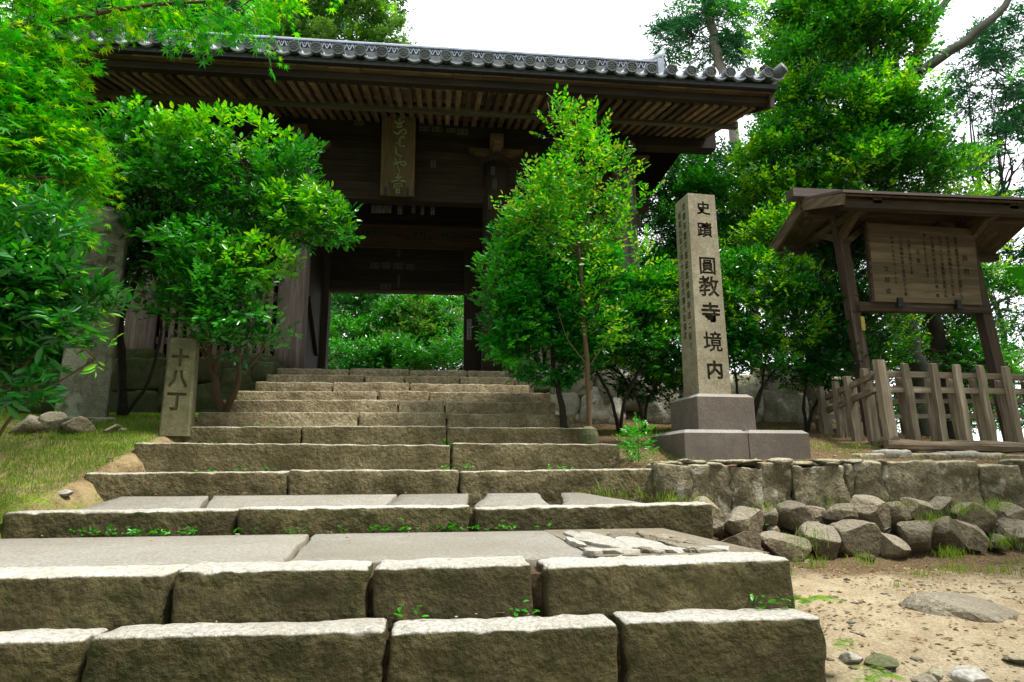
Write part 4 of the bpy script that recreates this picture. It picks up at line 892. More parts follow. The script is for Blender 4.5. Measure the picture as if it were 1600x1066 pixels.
# leaf templates: vertices (along, side, up), faces
LEAF2 = (np.array([(0,0,0),(.45,.26,.07),(1,0,-.04),(.45,-.26,.07)]), np.array([(0,1,2),(0,2,3)]))
LEAF4 = (np.array([(0,0,0),(.3,.22,.06),(.68,.20,.05),(1,0,-.06),(.68,-.20,.05),(.3,-.22,.06)]), np.array([(0,1,2,3),(0,3,4,5)]))
LEAFL = (np.array([(0,0,0),(.3,.13,.05),(.65,.13,.03),(1,0,-.10),(.65,-.13,.03),(.3,-.13,.05)]), np.array([(0,1,2,3),(0,3,4,5)]))
_v = [(0,0,0)]; _f = []
angs = [-118,-78,-38,0,38,78,118]; lens = [.45,.72,.93,1.,.93,.72,.45]
for _k, (_a, _l) in enumerate(zip(angs, lens)):
    _r = math.radians(_a)
    for _da, _q, _z in ((-19,.30,.02),(0,1.,-.10),(19,.30,.02)): _v.append((_l*_q*math.cos(_r+math.radians(_da)), _l*_q*math.sin(_r+math.radians(_da)), _z))
    _b = 1+_k*3; _f.append((0,_b,_b+1,_b+2))
MAPLE = (np.array(_v)*np.array([.62,.62,.62])+np.array([.2,0,0]), np.array(_f))
MAPLE5 = MAPLE
def leaves(P, D, N, S, tmpl):
    """one leaf per point: position, direction, surface normal, size"""
    V0, F0 = tmpl; D = unit(D); B = unit(np.cross(N, D)); N2 = np.cross(D, B)
    V = P[:,None,:] + S[:,None,None]*(V0[None,:,0:1]*D[:,None,:]+V0[None,:,1:2]*B[:,None,:]+V0[None,:,2:3]*N2[:,None,:])
    k = len(V0); Fc = F0[None]+np.arange(len(P))[:,None,None]*k
    return V.reshape(-1, 3), Fc.reshape(-1, F0.shape[1])
def blob_points(blobs, n, r, shell=.55, cull=.0, nf=1.6):
    """points in the outer part of the ellipsoids (centre, radii), fewer where the noise is low"""
    B = np.array([b[0] for b in blobs]); Rr = np.array([b[1] for b in blobs]); w = np.array([b[2] if len(b) > 2 else 1. for b in blobs])
    vol = w*(Rr[:,0]*Rr[:,2]+Rr[:,0]*Rr[:,1]+Rr[:,1]*Rr[:,2]); pick = r.choice(len(blobs), n*2, p=vol/vol.sum())
    u = unit(r.normal(size=(n*2, 3))); rad = (shell**3+(1-shell**3)*r.random(n*2))**(1/3.)
    rad *= 1+.22*fbm(u*2.3+pick[:,None]*3.1, 2)
    P = B[pick]+u*Rr[pick]*rad[:,None]; q = fbm(P*nf+r.random()*30, 3)
    keep = np.argsort(-(q+r.normal(size=n*2)*.10))[:int(n*2*(1-cull))]; r.shuffle(keep); keep = keep[:n]
    return P[keep], u[keep]
def foliage(blobs, n, L, tw, size, tmpl, r, shell=.55, cull=.4, up=.35, nf=1.6, droop=0., flat=.5, clump=0, csize=.25):
    if clump:
        nc = max(4, int(n/clump)); C_, U_ = blob_points(blobs, nc, r, shell, cull, nf); nc = len(C_); kk = r.integers(0, nc, n)
        rad = csize*r.uniform(.6, 1.5, nc); o = unit(r.normal(size=(n,3)))*(r.random(n)**.45)[:,None]; o[:,2] *= .55; o[:,2] = np.where(o[:,2] < -.1, o[:,2]*.5, o[:,2])
        P = C_[kk]+o*rad[kk][:,None]; U = unit(U_[kk]*.6+o+np.array([0,0,.25]))
    else: P, U = blob_points(blobs, n, r, shell, cull, nf)
    n = len(P)
    T = unit(U*.8+np.array([0,0,up])+r.normal(size=(n,3))*.45); side = unit(np.cross(T, np.array([0,0,1.])+r.normal(size=(n,3))*.25)); nn = unit(np.cross(side, T)); nn *= np.sign(nn[:,2:3]+1e-6)
    Ps, Ds, Ns, Ss = [], [], [], []
    for k in range(L):
        f = (k+.6)/L; s_ = -1 if k % 2 else 1; last = (k == L-1)
        base = P+T*(tw*f)[..., None] if not np.isscalar(tw) else P+T*tw*f
        base = base-np.array([0,0,1.])*droop*f*f
        d = unit(T*(1. if last else .55)+(0 if last else 1)*side*s_*.8+r.normal(size=(n,3))*.18-np.array([0,0,droop*2]))
        nrm = unit(nn*flat+U*(1-flat)*.5+np.array([0,0,.25])+r.normal(size=(n,3))*.32)
        Ps.append(base); Ds.append(d); Ns.append(nrm); Ss.append(size*r.uniform(.5, 1.3, n))
    P, D, N, S_ = map(np.concatenate, (Ps, Ds, Ns, Ss)); return leaves(P, D, N, S_, tmpl)
def pb(px, py, Y, rx, ry, rd=None, w=1.):
    """ellipsoid crown part, centre and half sizes as seen in the photograph"""
    c = ony(px, py, Y); m = m_per_px(c); a, b = rx*m, ry*m; return (c, np.array([a, rd if rd else (a+b)/2, b]), w)
def limb_path(a, b, r, n=6, sag=.12):
    t = np.linspace(0, 1, n)[:,None]; L = np.linalg.norm(b-a); P = a+(b-a)*t
    off = r.normal(size=3)*L*sag; return P+np.sin(t*math.pi)*off+fbm(P*3+r.random()*9, 2)[:,None]*L*.04
def plant(name, label, cat, base, trunks, blobs, crowns, group=None, seed=0, bark='bark', limbs=14, limb_r=.02, gather=.45, kind=None, sides=8, twr=None):
    """trunks: list of ([(px, py, Y) or world points], r0, r1); crowns: list of (material, foliage kwargs)"""
    r = np.random.default_rng(seed); base = np.array(base, float); root = thing(name, label, cat, base, group=group)
    mb = MB(); ends = []
    for pts, r0, r1 in trunks:
        W = np.array([ony(*p) if not isinstance(p, np.ndarray) else p for p in pts]); n_ = 5*(len(W)-1)+1; tt = np.linspace(0, len(W)-1, n_)
        Q = np.stack([np.interp(tt, range(len(W)), W[:,i]) for i in range(3)], 1)
        for _ in range(2): Q[1:-1] = (Q[:-2]+2*Q[1:-1]+Q[2:])/4
        rr = np.linspace(r0, r1, n_)*(1+.35*np.exp(-np.arange(n_)/1.5)*(1 if r0 > .03 else 0)); Q[1:-1] += r.normal(size=(n_-2,3))*r0*.12
        mb.tube(Q, rr, sides, wob=.18, seed=seed); ends += [q for q in Q[int(n_*gather):]]
    if limbs and blobs and ends:
        E = np.array(ends); P, _ = blob_points(blobs, limbs, r, .3, 0.)
        for p in P:
            j = np.argmin(np.linalg.norm(E-p, axis=1)+r.random(len(E))*.25*np.linalg.norm(E[0]-p)); path = limb_path(E[j], p, r)
            mb.tube(path, np.linspace(limb_r, limb_r*.25, len(path)), 5)
            for _ in range(2):
                k = r.integers(2, 5); q = path[k]+unit(r.normal(size=3)+unit(p-E[j])*.8)*np.linalg.norm(p-E[j])*.3; mb.tube(limb_path(path[k], q, r, 4), np.linspace(limb_r*.45, limb_r*.12, 4), 4)
    if mb.n: obj('trunk', mb, M[bark], root, smooth=True)
    groups = {}
    for mat, bl, kw in crowns:
        V, Fc = foliage(bl or blobs, r=r, **kw); groups.setdefault((mat, Fc.shape[1]), []).append((V, Fc))
    for (mat, k), lst in groups.items():
        off = 0; Fs = []; 
        for V, Fc in lst: Fs.append(Fc+off); off += len(V)
        V = np.concatenate([q[0] for q in lst])-base; me = npmesh('crown', V, np.concatenate(Fs)); me.materials.append(M[mat]); o = link(bpy.data.objects.new('crown', me)); o.parent = root
    return root
F = dict
# ---- maple overhanging from the left
mp = [pb(20,50,4.6,90,60),pb(-10,150,4.2,80,60),pb(70,180,4.8,60,60),pb(25,230,4.4,90,60),pb(75,260,4.7,55,45),pb(-10,300,4.0,70,60),pb(100,315,4.9,22,30,.3),pb(35,335,4.6,65,40),pb(-80,150,4.2,80,160),pb(-90,350,4.0,80,90)]
mtop = [pb(120,12,4.7,55,24),pb(215,-6,5.0,60,18,.4),pb(300,-6,4.8,55,18,.4),pb(385,14,4.8,42,24,.35),pb(300,-40,4.8,160,34,.7),pb(85,80,4.6,32,30,.3),pb(300,48,4.8,18,16,.12),pb(405,52,4.8,24,14,.15),pb(75,120,4.6,40,36,.4)]
mtips = [pb(240,-2,4.9,60,12,.3),pb(160,14,4.8,36,16,.25),pb(120,240,4.7,30,36,.3),pb(120,280,4.8,22,26,.3),pb(65,345,4.7,46,20,.3),pb(430,0,5.0,25,14,.2),pb(535,-6,5.0,10,8,.06),pb(118,345,4.8,14,14,.15),pb(60,100,4.6,50,40,.3)]
g0 = ony(-330, 600, 4.6); g0[2] = float(ground_z(g0[0], g0[1]))
plant('maple_tree', 'bright green Japanese maple whose branches hang over the upper left of the steps', 'maple tree', g0,
      [([g0, ony(-300,300,4.6), ony(-220,60,4.6), ony(-120,-80,4.6)], .11, .05), ([ony(-250,100,4.6), ony(-60,60,4.5), ony(80,40,4.6), ony(200,10,4.8), ony(400,-5,4.9)], .035, .008), ([ony(-280,260,4.6), ony(-100,230,4.4), ony(40,170,4.5), ony(120,185,4.7), ony(160,230,4.8)], .028, .006), ([ony(-280,320,4.6), ony(-100,330,4.3), ony(30,270,4.3), ony(120,290,4.7)], .024, .006)],
      mp+mtop, [('maple_tip', mp, F(n=300, L=7, tw=.22, size=.09, tmpl=MAPLE, shell=.8, cull=.4, up=-.05, nf=2., flat=.9, droop=.03)), ('maple', mp, F(n=1300, L=7, tw=.22, size=.100, tmpl=MAPLE, shell=.2, cull=.35, up=-.05, nf=2., flat=.9, droop=.03)), ('maple', mtop, F(n=270, L=7, tw=.20, size=.100, tmpl=MAPLE, shell=.2, cull=.45, up=-.05, nf=2., flat=.9, droop=.03)),
      ('maple_tip', mtips, F(n=300, L=6, tw=.16, size=.085, tmpl=MAPLE, shell=.1, cull=.2, up=-.05, flat=.9, droop=.03)), ('maple', mtips, F(n=120, L=6, tw=.16, size=.09, tmpl=MAPLE, shell=.1, cull=.2, up=-.05, flat=.9, droop=.03))],
      seed=1, bark='twig', limbs=40, limb_r=.007)
# ---- glossy shrub, lower left
gl = [pb(-40,450,3.9,130,140),pb(20,420,3.9,70,80),pb(65,470,4.0,55,70),pb(100,540,4.1,55,50),pb(40,560,3.9,80,60),pb(-60,560,3.9,90,70),pb(125,500,4.1,20,60,.2),pb(150,550,4.1,30,16,.15),pb(20,350,4.1,50,40)]
b0 = ony(-60, 700, 4.0); b0[2] = float(ground_z(b0[0], b0[1]))-.02
plant('broadleaf_shrub', 'dark glossy long-leaved shrub filling the left edge in front of the tall pillar', 'shrub', b0,
      [([b0, ony(-20,640,4.0), ony(50,560,4.0), ony(110,480,4.05)], .018, .005), ([b0, ony(-60,600,3.9), ony(-30,480,3.9), ony(10,380,3.9)], .02, .005), ([b0, ony(10,655,4.0), ony(70,610,4.0), ony(150,560,4.1)], .012, .004), ([b0, ony(-90,560,3.9), ony(-80,400,3.9)], .018, .006)],
      gl, [('glossy', None, F(n=1100, L=6, tw=.11, size=.10, tmpl=LEAFL, shell=.25, cull=.25, up=.25, nf=2.5, flat=.5, clump=14, csize=.16)), ('camellia_tip', [pb(90,480,4.0,55,80),pb(155,552,4.1,22,12,.1),pb(40,430,3.9,55,70)], F(n=70, L=5, tw=.08, size=.07, tmpl=LEAFL, shell=.8, cull=.2, up=.4))], seed=2, bark='twig', limbs=34, limb_r=.007)
# ---- small evergreen left of the gate
ca = [pb(300,300,6.6,120,70),pb(350,250,6.4,80,40),pb(440,290,6.3,50,60),pb(460,340,6.2,52,38),pb(250,390,6.9,80,70),pb(360,400,6.3,95,55),pb(372,470,6.1,62,55),pb(300,470,6.5,70,50),pb(220,250,6.7,50,55),pb(378,540,6.2,50,30),pb(510,350,6.1,28,22,.15)]
ctip = [pb(350,215,6.3,95,24,.35),pb(470,330,6.1,55,35),pb(430,245,6.3,35,25),pb(395,410,6.0,60,30),pb(355,420,6.1,60,28),pb(240,255,6.6,40,40),pb(515,350,6.1,28,16,.15),pb(290,235,6.4,60,30,.3)]
csprig = [pb(200,200,6.6,22,40,.15),pb(215,240,6.6,30,30,.2)]
b0 = ony(352, 622, 6.75); b0[2] = float(ground_z(-2.55, 6.75))
plant('evergreen_tree', 'small many-stemmed evergreen with fresh green tips left of the gate opening', 'tree', b0,
      [([b0, ony(330,575,6.7), ony(318,520,6.6), ony(322,440,6.5), ony(300,330,6.5)], .040, .012), ([b0, ony(375,590,6.6), ony(372,545,6.4), ony(388,470,6.2), ony(430,380,6.2)], .032, .010), ([ony(335,585,6.7), ony(352,520,6.5), ony(365,440,6.3), ony(400,320,6.3)], .022, .008), ([ony(330,570,6.7), ony(290,500,6.6), ony(262,420,6.8), ony(240,330,6.8)], .022, .008), ([ony(378,585,6.6), ony(410,550,6.3), ony(425,500,6.2)], .014, .006)],
      ca, [('camellia', None, F(n=3000, L=6, tw=.12, size=.066, tmpl=LEAF4, shell=.35, cull=.45, up=.3, nf=2.2, clump=30, csize=.22)), ('dark', None, F(n=900, L=6, tw=.10, size=.052, tmpl=LEAF4, shell=.2, cull=.3, up=.2)), ('camellia_tip', ctip, F(n=820, L=6, tw=.11, size=.066, tmpl=LEAF4, shell=.75, cull=.3, up=.6, nf=2.5)), ('camellia', csprig, F(n=60, L=7, tw=.15, size=.07, tmpl=LEAF4, shell=.2, cull=.1, up=.6)), ('camellia_tip', csprig, F(n=25, L=7, tw=.15, size=.07, tmpl=LEAF4, shell=.5, cull=.1, up=.8))], seed=3, limbs=46, limb_r=.011, bark='twig')
b0 = ony(193, 650, 6.95); b0[2] = float(ground_z(b0[0], 6.95))
plant('dark_tree', 'dark leaning evergreen tree close behind the tall left stone pillar', 'tree', b0, [([b0, ony(190,560,6.95), ony(186,500,6.95), ony(215,430,6.95), ony(250,370,7.0), ony(300,330,7.0)], .045, .016), ([ony(186,500,6.95), ony(188,440,6.95), ony(215,390,6.9), ony(230,330,6.9)], .026, .012), ([b0, ony(232,600,6.95), ony(254,520,6.95), ony(245,430,6.95), ony(215,380,6.95)], .018, .010)],
      [pb(190,330,7.1,60,70),pb(250,330,7.2,90,80),pb(160,270,7.2,70,60),pb(300,380,7.2,70,60),pb(120,420,7.2,50,60)], [('dark', None, F(n=1900, L=6, tw=.11, size=.06, tmpl=LEAF2, shell=.3, cull=.3)), ('camellia', None, F(n=500, L=6, tw=.11, size=.06, tmpl=LEAF2, shell=.8, cull=.4, up=.4))], seed=4, limbs=20, limb_r=.012)
# ---- clipped shrub right of the opening
bu = [pb(830,470,6.3,72,85),pb(850,390,6.4,70,60),pb(890,500,6.4,70,80),pb(800,500,6.2,48,60),pb(850,560,6.3,70,38),pb(810,420,6.2,45,45),pb(920,420,6.6,50,60)]
b0 = ony(884, 650, 6.3); b0[2] = float(ground_z(b0[0], 6.3))
plant('round_shrub', 'dense rounded fresh green shrub right of the gate opening at the top of the steps', 'shrub', b0, [([b0, ony(876,620,6.3), ony(866,585,6.3), ony(862,520,6.3), ony(850,440,6.3)], .034, .014), ([ony(868,590,6.3), ony(900,530,6.35), ony(905,450,6.4)], .02, .01)],
      bu, [('bush', None, F(n=4300, L=6, tw=.085, size=.052, tmpl=LEAF4, shell=.6, cull=.2, up=.2, nf=3, clump=30, csize=.14)), ('bush_tip', [pb(845,375,6.4,65,45),pb(800,440,6.2,50,60),pb(800,520,6.1,50,50),pb(845,440,6.2,60,60)], F(n=1000, L=6, tw=.09, size=.052, tmpl=LEAF4, shell=.9, cull=.45, up=.5, nf=3)), ('dark', None, F(n=900, L=6, tw=.075, size=.045, tmpl=LEAF2, shell=.2, cull=.1))], seed=5, limbs=24, limb_r=.01)
# ---- slender young tree
yb = [pb(905,255,5.8,28,50,.25),pb(880,305,5.8,62,28,.4),pb(935,300,5.8,38,46,.3),pb(855,345,5.8,58,26,.35),pb(945,370,5.9,30,30,.2),pb(920,430,5.9,26,36,.2),pb(898,205,5.8,20,32,.15),pb(968,285,5.8,28,24,.15),pb(890,380,5.8,42,32,.3),pb(940,520,5.9,22,26,.15),pb(905,480,5.9,16,46,.15)]
ysp = [pb(862,190,5.8,8,34,.05),pb(930,205,5.8,16,24,.06),pb(962,245,5.8,16,24,.08),pb(985,330,5.8,22,20,.1),pb(1005,310,5.8,10,14,.06),pb(835,290,5.8,22,22,.1),pb(800,335,5.8,16,14,.08),pb(880,175,5.8,10,16,.05),pb(1000,400,5.8,24,20,.1)]
b0 = ony(922, 662, 5.85); b0[2] = float(ground_z(b0[0], 5.85))
plant('young_tree', 'slender young tree with yellow-green leaves and reddish tips right of the steps', 'tree', b0, [([b0, ony(918,580,5.85), ony(912,500,5.85), ony(908,430,5.85), ony(903,380,5.85)], .026, .017), ([ony(903,385,5.85), ony(890,300,5.8), ony(868,220,5.8), ony(856,160,5.8)], .012, .003), ([ony(904,390,5.85), ony(925,320,5.8), ony(935,250,5.8), ony(932,190,5.8)], .012, .003), ([ony(906,410,5.85), ony(950,330,5.8), ony(975,240,5.8)], .009, .003), ([ony(905,400,5.85), ony(860,360,5.8), ony(800,335,5.8)], .008, .003), ([ony(914,520,5.85), ony(945,450,5.85), ony(1000,395,5.8)], .009, .003), ([ony(917,570,5.85), ony(885,530,5.8), ony(870,480,5.8)], .007, .003), ([ony(919,575,5.85), ony(950,530,5.85), ony(960,500,5.85)], .007, .003)],
      yb, [('young', None, F(n=820, L=8, tw=.19, size=.050, tmpl=LEAF4, shell=.2, cull=.5, up=.7, nf=3, flat=.4)), ('young', ysp, F(n=130, L=8, tw=.19, size=.050, tmpl=LEAF4, shell=.1, cull=.1, up=1.3, flat=.4))], seed=6, bark='twig', limbs=50, limb_r=.005)
# ---- shrubs between young tree, stone pillar and fence
def shrubfn(name, label, blobs, base, stems, seed, n=2600, size=.05, mats=('camellia','bright'), tip=.25, group=None, cat='shrub', tm=LEAF2, tw=.09, up=.3, shell=.5, cull=.35):
    b = ony(*base); b[2] = float(ground_z(b[0], b[1])); tr = [([b]+[ony(*p) for p in s_], .022, .008) for s_ in stems]
    return plant(name, label, cat, b, tr, blobs, [(mats[0], None, F(n=n, L=6, tw=tw, size=size, tmpl=tm, shell=shell, cull=cull, up=up, nf=2, clump=24, csize=.18)), (mats[1], None, F(n=int(n*tip), L=6, tw=tw, size=size, tmpl=tm, shell=.88, cull=.5, up=up+.3, nf=2)), ('dark', None, F(n=int(n*.25), L=5, tw=tw, size=size, tmpl=LEAF2, shell=.1, cull=.1))], seed=seed, limbs=16, limb_r=.010, group=group)
shrubfn('azalea_shrub', 'leafy green shrub with crooked stems just left of the carved granite pillar', [pb(995,468,7.0,50,36),pb(1050,470,7.1,55,46),pb(980,520,6.9,60,50),pb(1040,550,7.0,55,40)], (968,660,6.9), [[(955,620,6.9),(925,570,6.9),(950,500,6.9)],[(975,620,6.9),(1005,570,6.9),(1020,480,7.0)]], 8, 3000, .05)
shrubfn('azalea_shrub', 'low dark leaved shrub with forked stem between the young tree and the granite pillar', [pb(1000,590,7.3,45,30),pb(1060,590,7.3,40,40),pb(930,560,7.3,40,40)], (1006,665,7.2), [[(1010,630,7.2),(1030,590,7.2)],[(1000,630,7.2),(975,590,7.2)]], 9, 900, .05, ('dark','camellia'))
shrubfn('camellia_shrub', 'broad camellia with bright top leaves directly right of the carved granite pillar', [pb(1190,440,7.2,70,40),pb(1150,500,7.3,55,60),pb(1210,500,7.2,75,60),pb(1240,450,7.3,50,40),pb(1180,560,7.2,60,35),pb(1120,450,7.4,50,60)], (1170,662,7.2), [[(1155,640,7.2),(1150,590,7.2),(1140,520,7.2)],[(1190,610,7.2),(1200,530,7.2)],[(1180,620,7.2),(1225,560,7.2)]], 10, 3300, .055)
shrubfn('camellia_shrub', 'darker camellia left of the shelter post with slender stems before the pale boulders', [pb(1280,500,7.5,60,60),pb(1320,440,7.7,50,60),pb(1300,560,7.4,55,45),pb(1330,520,7.8,34,60),pb(1245,560,7.4,45,45),pb(1330,380,7.9,40,40)], (1260,668,7.3), [[(1255,630,7.3),(1262,590,7.3),(1285,520,7.4)],[(1268,640,7.3),(1300,590,7.3),(1310,520,7.4)]], 11, 2800, .055, ('dark','camellia'), .5)
# ---- woodland behind, right side
def tree(name, label, trunk, blobs, seed, mats, n, size, tm=LEAF2, group=None, bark='bark', r0=.16, r1=.05, limbs=26, lr=.03, L=7, tw=.22, tip=.3, shell=.5, cull=.45, up=.3, nf=.9, cat='tree', extra=(), droop=0., dark=.3, sides=9, clump=34, csize=.42):
    W = [ony(*p) for p in trunk]; b = W[0].copy(); b[2] = min(float(ground_z(b[0], b[1])), b[2]); W = [b]+W
    cr = [(mats[0], None, F(n=n, L=L, tw=tw, size=size, tmpl=tm, shell=shell, cull=cull*.7, up=up, nf=nf, droop=droop, clump=clump, csize=csize))]
    if tip: cr.append((mats[1], None, F(n=int(n*tip), L=L, tw=tw, size=size, tmpl=tm, shell=.9, cull=.3, up=up+.25, nf=nf, droop=droop, clump=clump, csize=csize)))
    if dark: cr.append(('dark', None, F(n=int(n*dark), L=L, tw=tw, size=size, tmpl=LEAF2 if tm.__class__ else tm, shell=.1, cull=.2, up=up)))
    cr2 = []
    return plant(name, label, cat, b, [(W, r0, r1)]+[(list(e[0]), e[1], e[2]) for e in extra], blobs, cr, seed=seed, bark=bark, limbs=limbs, limb_r=lr, group=group, sides=sides)
tree('broadleaf_tree', 'big bright broadleaf tree rising behind the notice board shelter', [(1425,640,11.5),(1420,560,11.5),(1395,400,11.5),(1370,250,11.5),(1400,60,11.5),(1410,-60,11.5)],
     [pb(1300,60,11,95,66),pb(1252,140,11,48,56),pb(1320,180,10.6,100,60),pb(1390,200,10.4,90,50),pb(1260,250,10.8,80,60),pb(1360,290,10.4,110,50),pb(1450,260,10.8,70,50),pb(1300,20,11,100,40),pb(1380,60,11,60,60),pb(1230,330,11,70,50),pb(1490,320,11,50,40)],
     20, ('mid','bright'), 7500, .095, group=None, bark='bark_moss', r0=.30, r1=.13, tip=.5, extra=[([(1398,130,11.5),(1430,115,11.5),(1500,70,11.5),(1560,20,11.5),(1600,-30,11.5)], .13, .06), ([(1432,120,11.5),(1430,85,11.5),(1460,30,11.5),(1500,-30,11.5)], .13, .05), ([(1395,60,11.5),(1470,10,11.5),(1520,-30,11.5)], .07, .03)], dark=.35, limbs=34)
tree('broadleaf_tree', 'second dark trunked tree just right of the mossy trunk under the notice board', [(1478,640,12.5),(1470,560,12.5),(1455,480,12.5),(1440,380,12.5),(1470,200,12.5)], [pb(1480,400,12.5,60,60),pb(1560,470,12.5,50,40),pb(1520,560,12.5,70,40)], 21, ('mid','bright'), 1700, .085, r0=.20, r1=.09, cull=.6)
tree('conifer_tree', 'bluish conifer with drooping sprays at the right edge of the picture', [(1720,700,14),(1700,400,14),(1680,200,14),(1660,-60,14)], [pb(1560,150,13.5,60,35),pb(1600,230,13.5,60,40),pb(1530,250,13.5,45,25),pb(1580,330,13.5,60,30),pb(1600,60,13.5,60,50),pb(1520,90,13.5,40,20),pb(1560,410,13.5,55,22),pb(1600,480,13.5,50,30),pb(1510,200,13.5,40,18),pb(1640,130,13.5,60,80)],
     22, ('conifer','mid'), 2700, .13, LEAFL, r0=.25, r1=.1, cull=.6, tip=.2, nf=1.6, up=-.2, droop=.05, dark=0, extra=[([(1690,330,14),(1600,290,13.6),(1520,330,13.6),(1450,345,13.6)], .05, .015), ([(1700,420,14),(1620,400,13.6),(1560,440,13.6)], .04, .015), ([(1700,460,14),(1600,455,13.7),(1540,480,13.7),(1480,510,13.7)], .045, .015)], limbs=30)
tree('conifer_tree', 'dark conifer beyond the right end of the fence with sky behind it', [(1590,700,16),(1580,600,16),(1570,520,16),(1540,440,16)], [pb(1560,480,16,50,40),pb(1600,560,16,60,40),pb(1540,620,16,60,40),pb(1620,640,16,60,40),pb(1480,600,16,50,50)], 23, ('conifer','mid'), 1900, .09, LEAF2, r0=.14, r1=.05, cull=.6, tip=.2, dark=0)
tree('tall_pine', 'thin crooked conifer standing against the white sky above the right eave of the gate', [(1180,560,15),(1172,380,15),(1160,290,15),(1148,200,15),(1128,110,15),(1110,40,15),(1105,-60,15)], [pb(1080,10,15,55,25),pb(1130,40,15,45,25),pb(1050,60,15,30,30),pb(1090,90,15,20,25),pb(1150,20,15,35,20),pb(1135,75,15,25,20),pb(1040,20,15,30,12)],
     24, ('conifer','mid'), 1100, .13, LEAFL, r0=.16, r1=.10, bark='bark_pale', cull=.6, tip=.2, nf=1.8, up=-.2, droop=.06, dark=0, extra=[([(1128,110,15),(1110,58,15),(1070,55,15)], .03, .012)], cat='conifer')
tree('background_tree', 'yellow-green tree filling the gap between the gate roof and the shelter', [(1220,640,13.5),(1215,500,13.5),(1210,350,13.5)], [pb(1200,300,13.5,60,60),pb(1160,360,13,50,50),pb(1230,390,13,70,50),pb(1225,230,13.5,36,34),pb(1260,330,13,60,60),pb(1150,420,13,60,40)], 25, ('mid','bright'), 3000, .085, tip=.7, cull=.45, dark=.2)
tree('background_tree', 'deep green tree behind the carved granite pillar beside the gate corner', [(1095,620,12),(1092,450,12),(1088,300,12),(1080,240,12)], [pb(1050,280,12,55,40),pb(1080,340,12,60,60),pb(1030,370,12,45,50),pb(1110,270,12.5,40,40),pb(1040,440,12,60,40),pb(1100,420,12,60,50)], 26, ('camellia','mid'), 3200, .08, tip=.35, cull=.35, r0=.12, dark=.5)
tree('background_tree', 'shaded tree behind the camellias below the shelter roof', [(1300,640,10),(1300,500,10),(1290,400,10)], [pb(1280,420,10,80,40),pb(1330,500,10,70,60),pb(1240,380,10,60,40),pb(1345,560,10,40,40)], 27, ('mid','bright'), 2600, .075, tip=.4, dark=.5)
tree('background_tree', 'leafy tree at the far right behind the fence and shelter posts', [(1540,660,13),(1545,560,13),(1535,500,13)], [pb(1470,520,13,60,40),pb(1530,590,13,70,40),pb(1500,650,13,80,30),pb(1350,640,11,60,30)], 28, ('mid','bright'), 2000, .08, cull=.55, tip=.4, dark=.3)
# ---- tall trees behind the roof, left and centre
tree('cedar_tree', 'tall sunlit cedar above the roof left of the white sky', [(520,560,22),(510,300,22),(500,100,22),(490,-120,22)], [pb(560,20,21,55,35),pb(480,40,21,60,35),pb(600,60,21,35,25),pb(530,80,21,70,25),pb(440,10,21,50,40),pb(590,0,21,45,25),pb(500,-20,21,90,30),pb(620,90,21,25,12),pb(430,70,21,50,30)], 30, ('cedar','bright'), 5200, .13, LEAF2, r0=.35, r1=.2, tw=.30, cull=.3, tip=.15, dark=.12, nf=.8, cat='conifer', L=8)
tree('cedar_tree', 'dark bluish cedar behind the ridge of the gate roof', [(300,560,20),(300,300,20),(290,-100,20)], [pb(240,50,19,80,40),pb(330,70,19,60,30),pb(170,60,19,70,50),pb(380,50,20,50,40),pb(290,10,19,80,40),pb(120,30,19,70,60)], 31, ('conifer','camellia'), 3800, .14, LEAF2, r0=.3, tw=.3, cull=.35, tip=.3, dark=.5, nf=.8, cat='conifer')
tree('background_tree', 'dense green tree standing far behind the maple at the left edge', [(60,640,11),(50,400,11),(40,200,11)], [pb(40,120,11,110,90),pb(60,260,10.5,110,90),pb(30,400,10,100,80),pb(120,480,10,60,70),pb(-60,300,10,90,200),pb(120,360,10.5,60,60)], 32, ('mid','bright'), 3600, .10, dark=.8, tip=.2)
tree('background_tree', 'shadowy tree left of the gate corner behind the old pillar', [(170,600,10.5),(170,450,10.5),(150,330,10.5)], [pb(180,440,10,50,50),pb(120,560,9.6,60,50),pb(150,500,10,40,60),pb(60,540,9.5,70,60),pb(190,350,10.6,50,50)], 33, ('camellia','mid'), 1900, .08, dark=.7, tip=.25)
# ---- unseen trees added around the viewer to cut the sky light on front faces
def behind(name, label, x, y, h, rad, seed):
    r = np.random.default_rng(seed); b = np.array([x, y, float(ground_z(x, y))]); tr = [([b, b+np.array([.2,.1,h*.5]), b+np.array([0,0,h*.9])], .28, .10)]
    bl = [(b+np.array([r.normal()*rad*.4, r.normal()*rad*.4, h*f]), np.array([rad, rad, h*.16])*r.uniform(.8,1.1)) for f in (.22,.4,.58,.75,.9)]
    plant(name, label, 'tree', b, tr, bl, [('mid', None, F(n=1500, L=5, tw=.5, size=.34, tmpl=LEAF2, shell=.2, cull=.1, nf=.5))], seed=seed, limbs=16, limb_r=.06, group='unseen light-blocking trees behind the viewer')
for k, (x, y, h, rad) in enumerate([(-7,-4.5,12,3.2),(-2.5,-6.5,14,3.4),(2.5,-6,13,3.4),(7,-4,12,3.2),(10,.5,12,3.0),(-10,0,12,3.),(-8.5,4.5,10,2.4),(11,5.5,11,2.6)]):
    behind('background_tree', ('low','broad','spreading','leafy','tall','dense','round','slim','great','old','wide')[k]+' unseen woodland shade tree standing '+('close ' if abs(y) < 5 else 'well ' if y > -8 else 'far ')+('left of' if x < -5 else 'right of' if x > 5 else 'behind')+' the viewer', x, y, h, rad, 300+k)
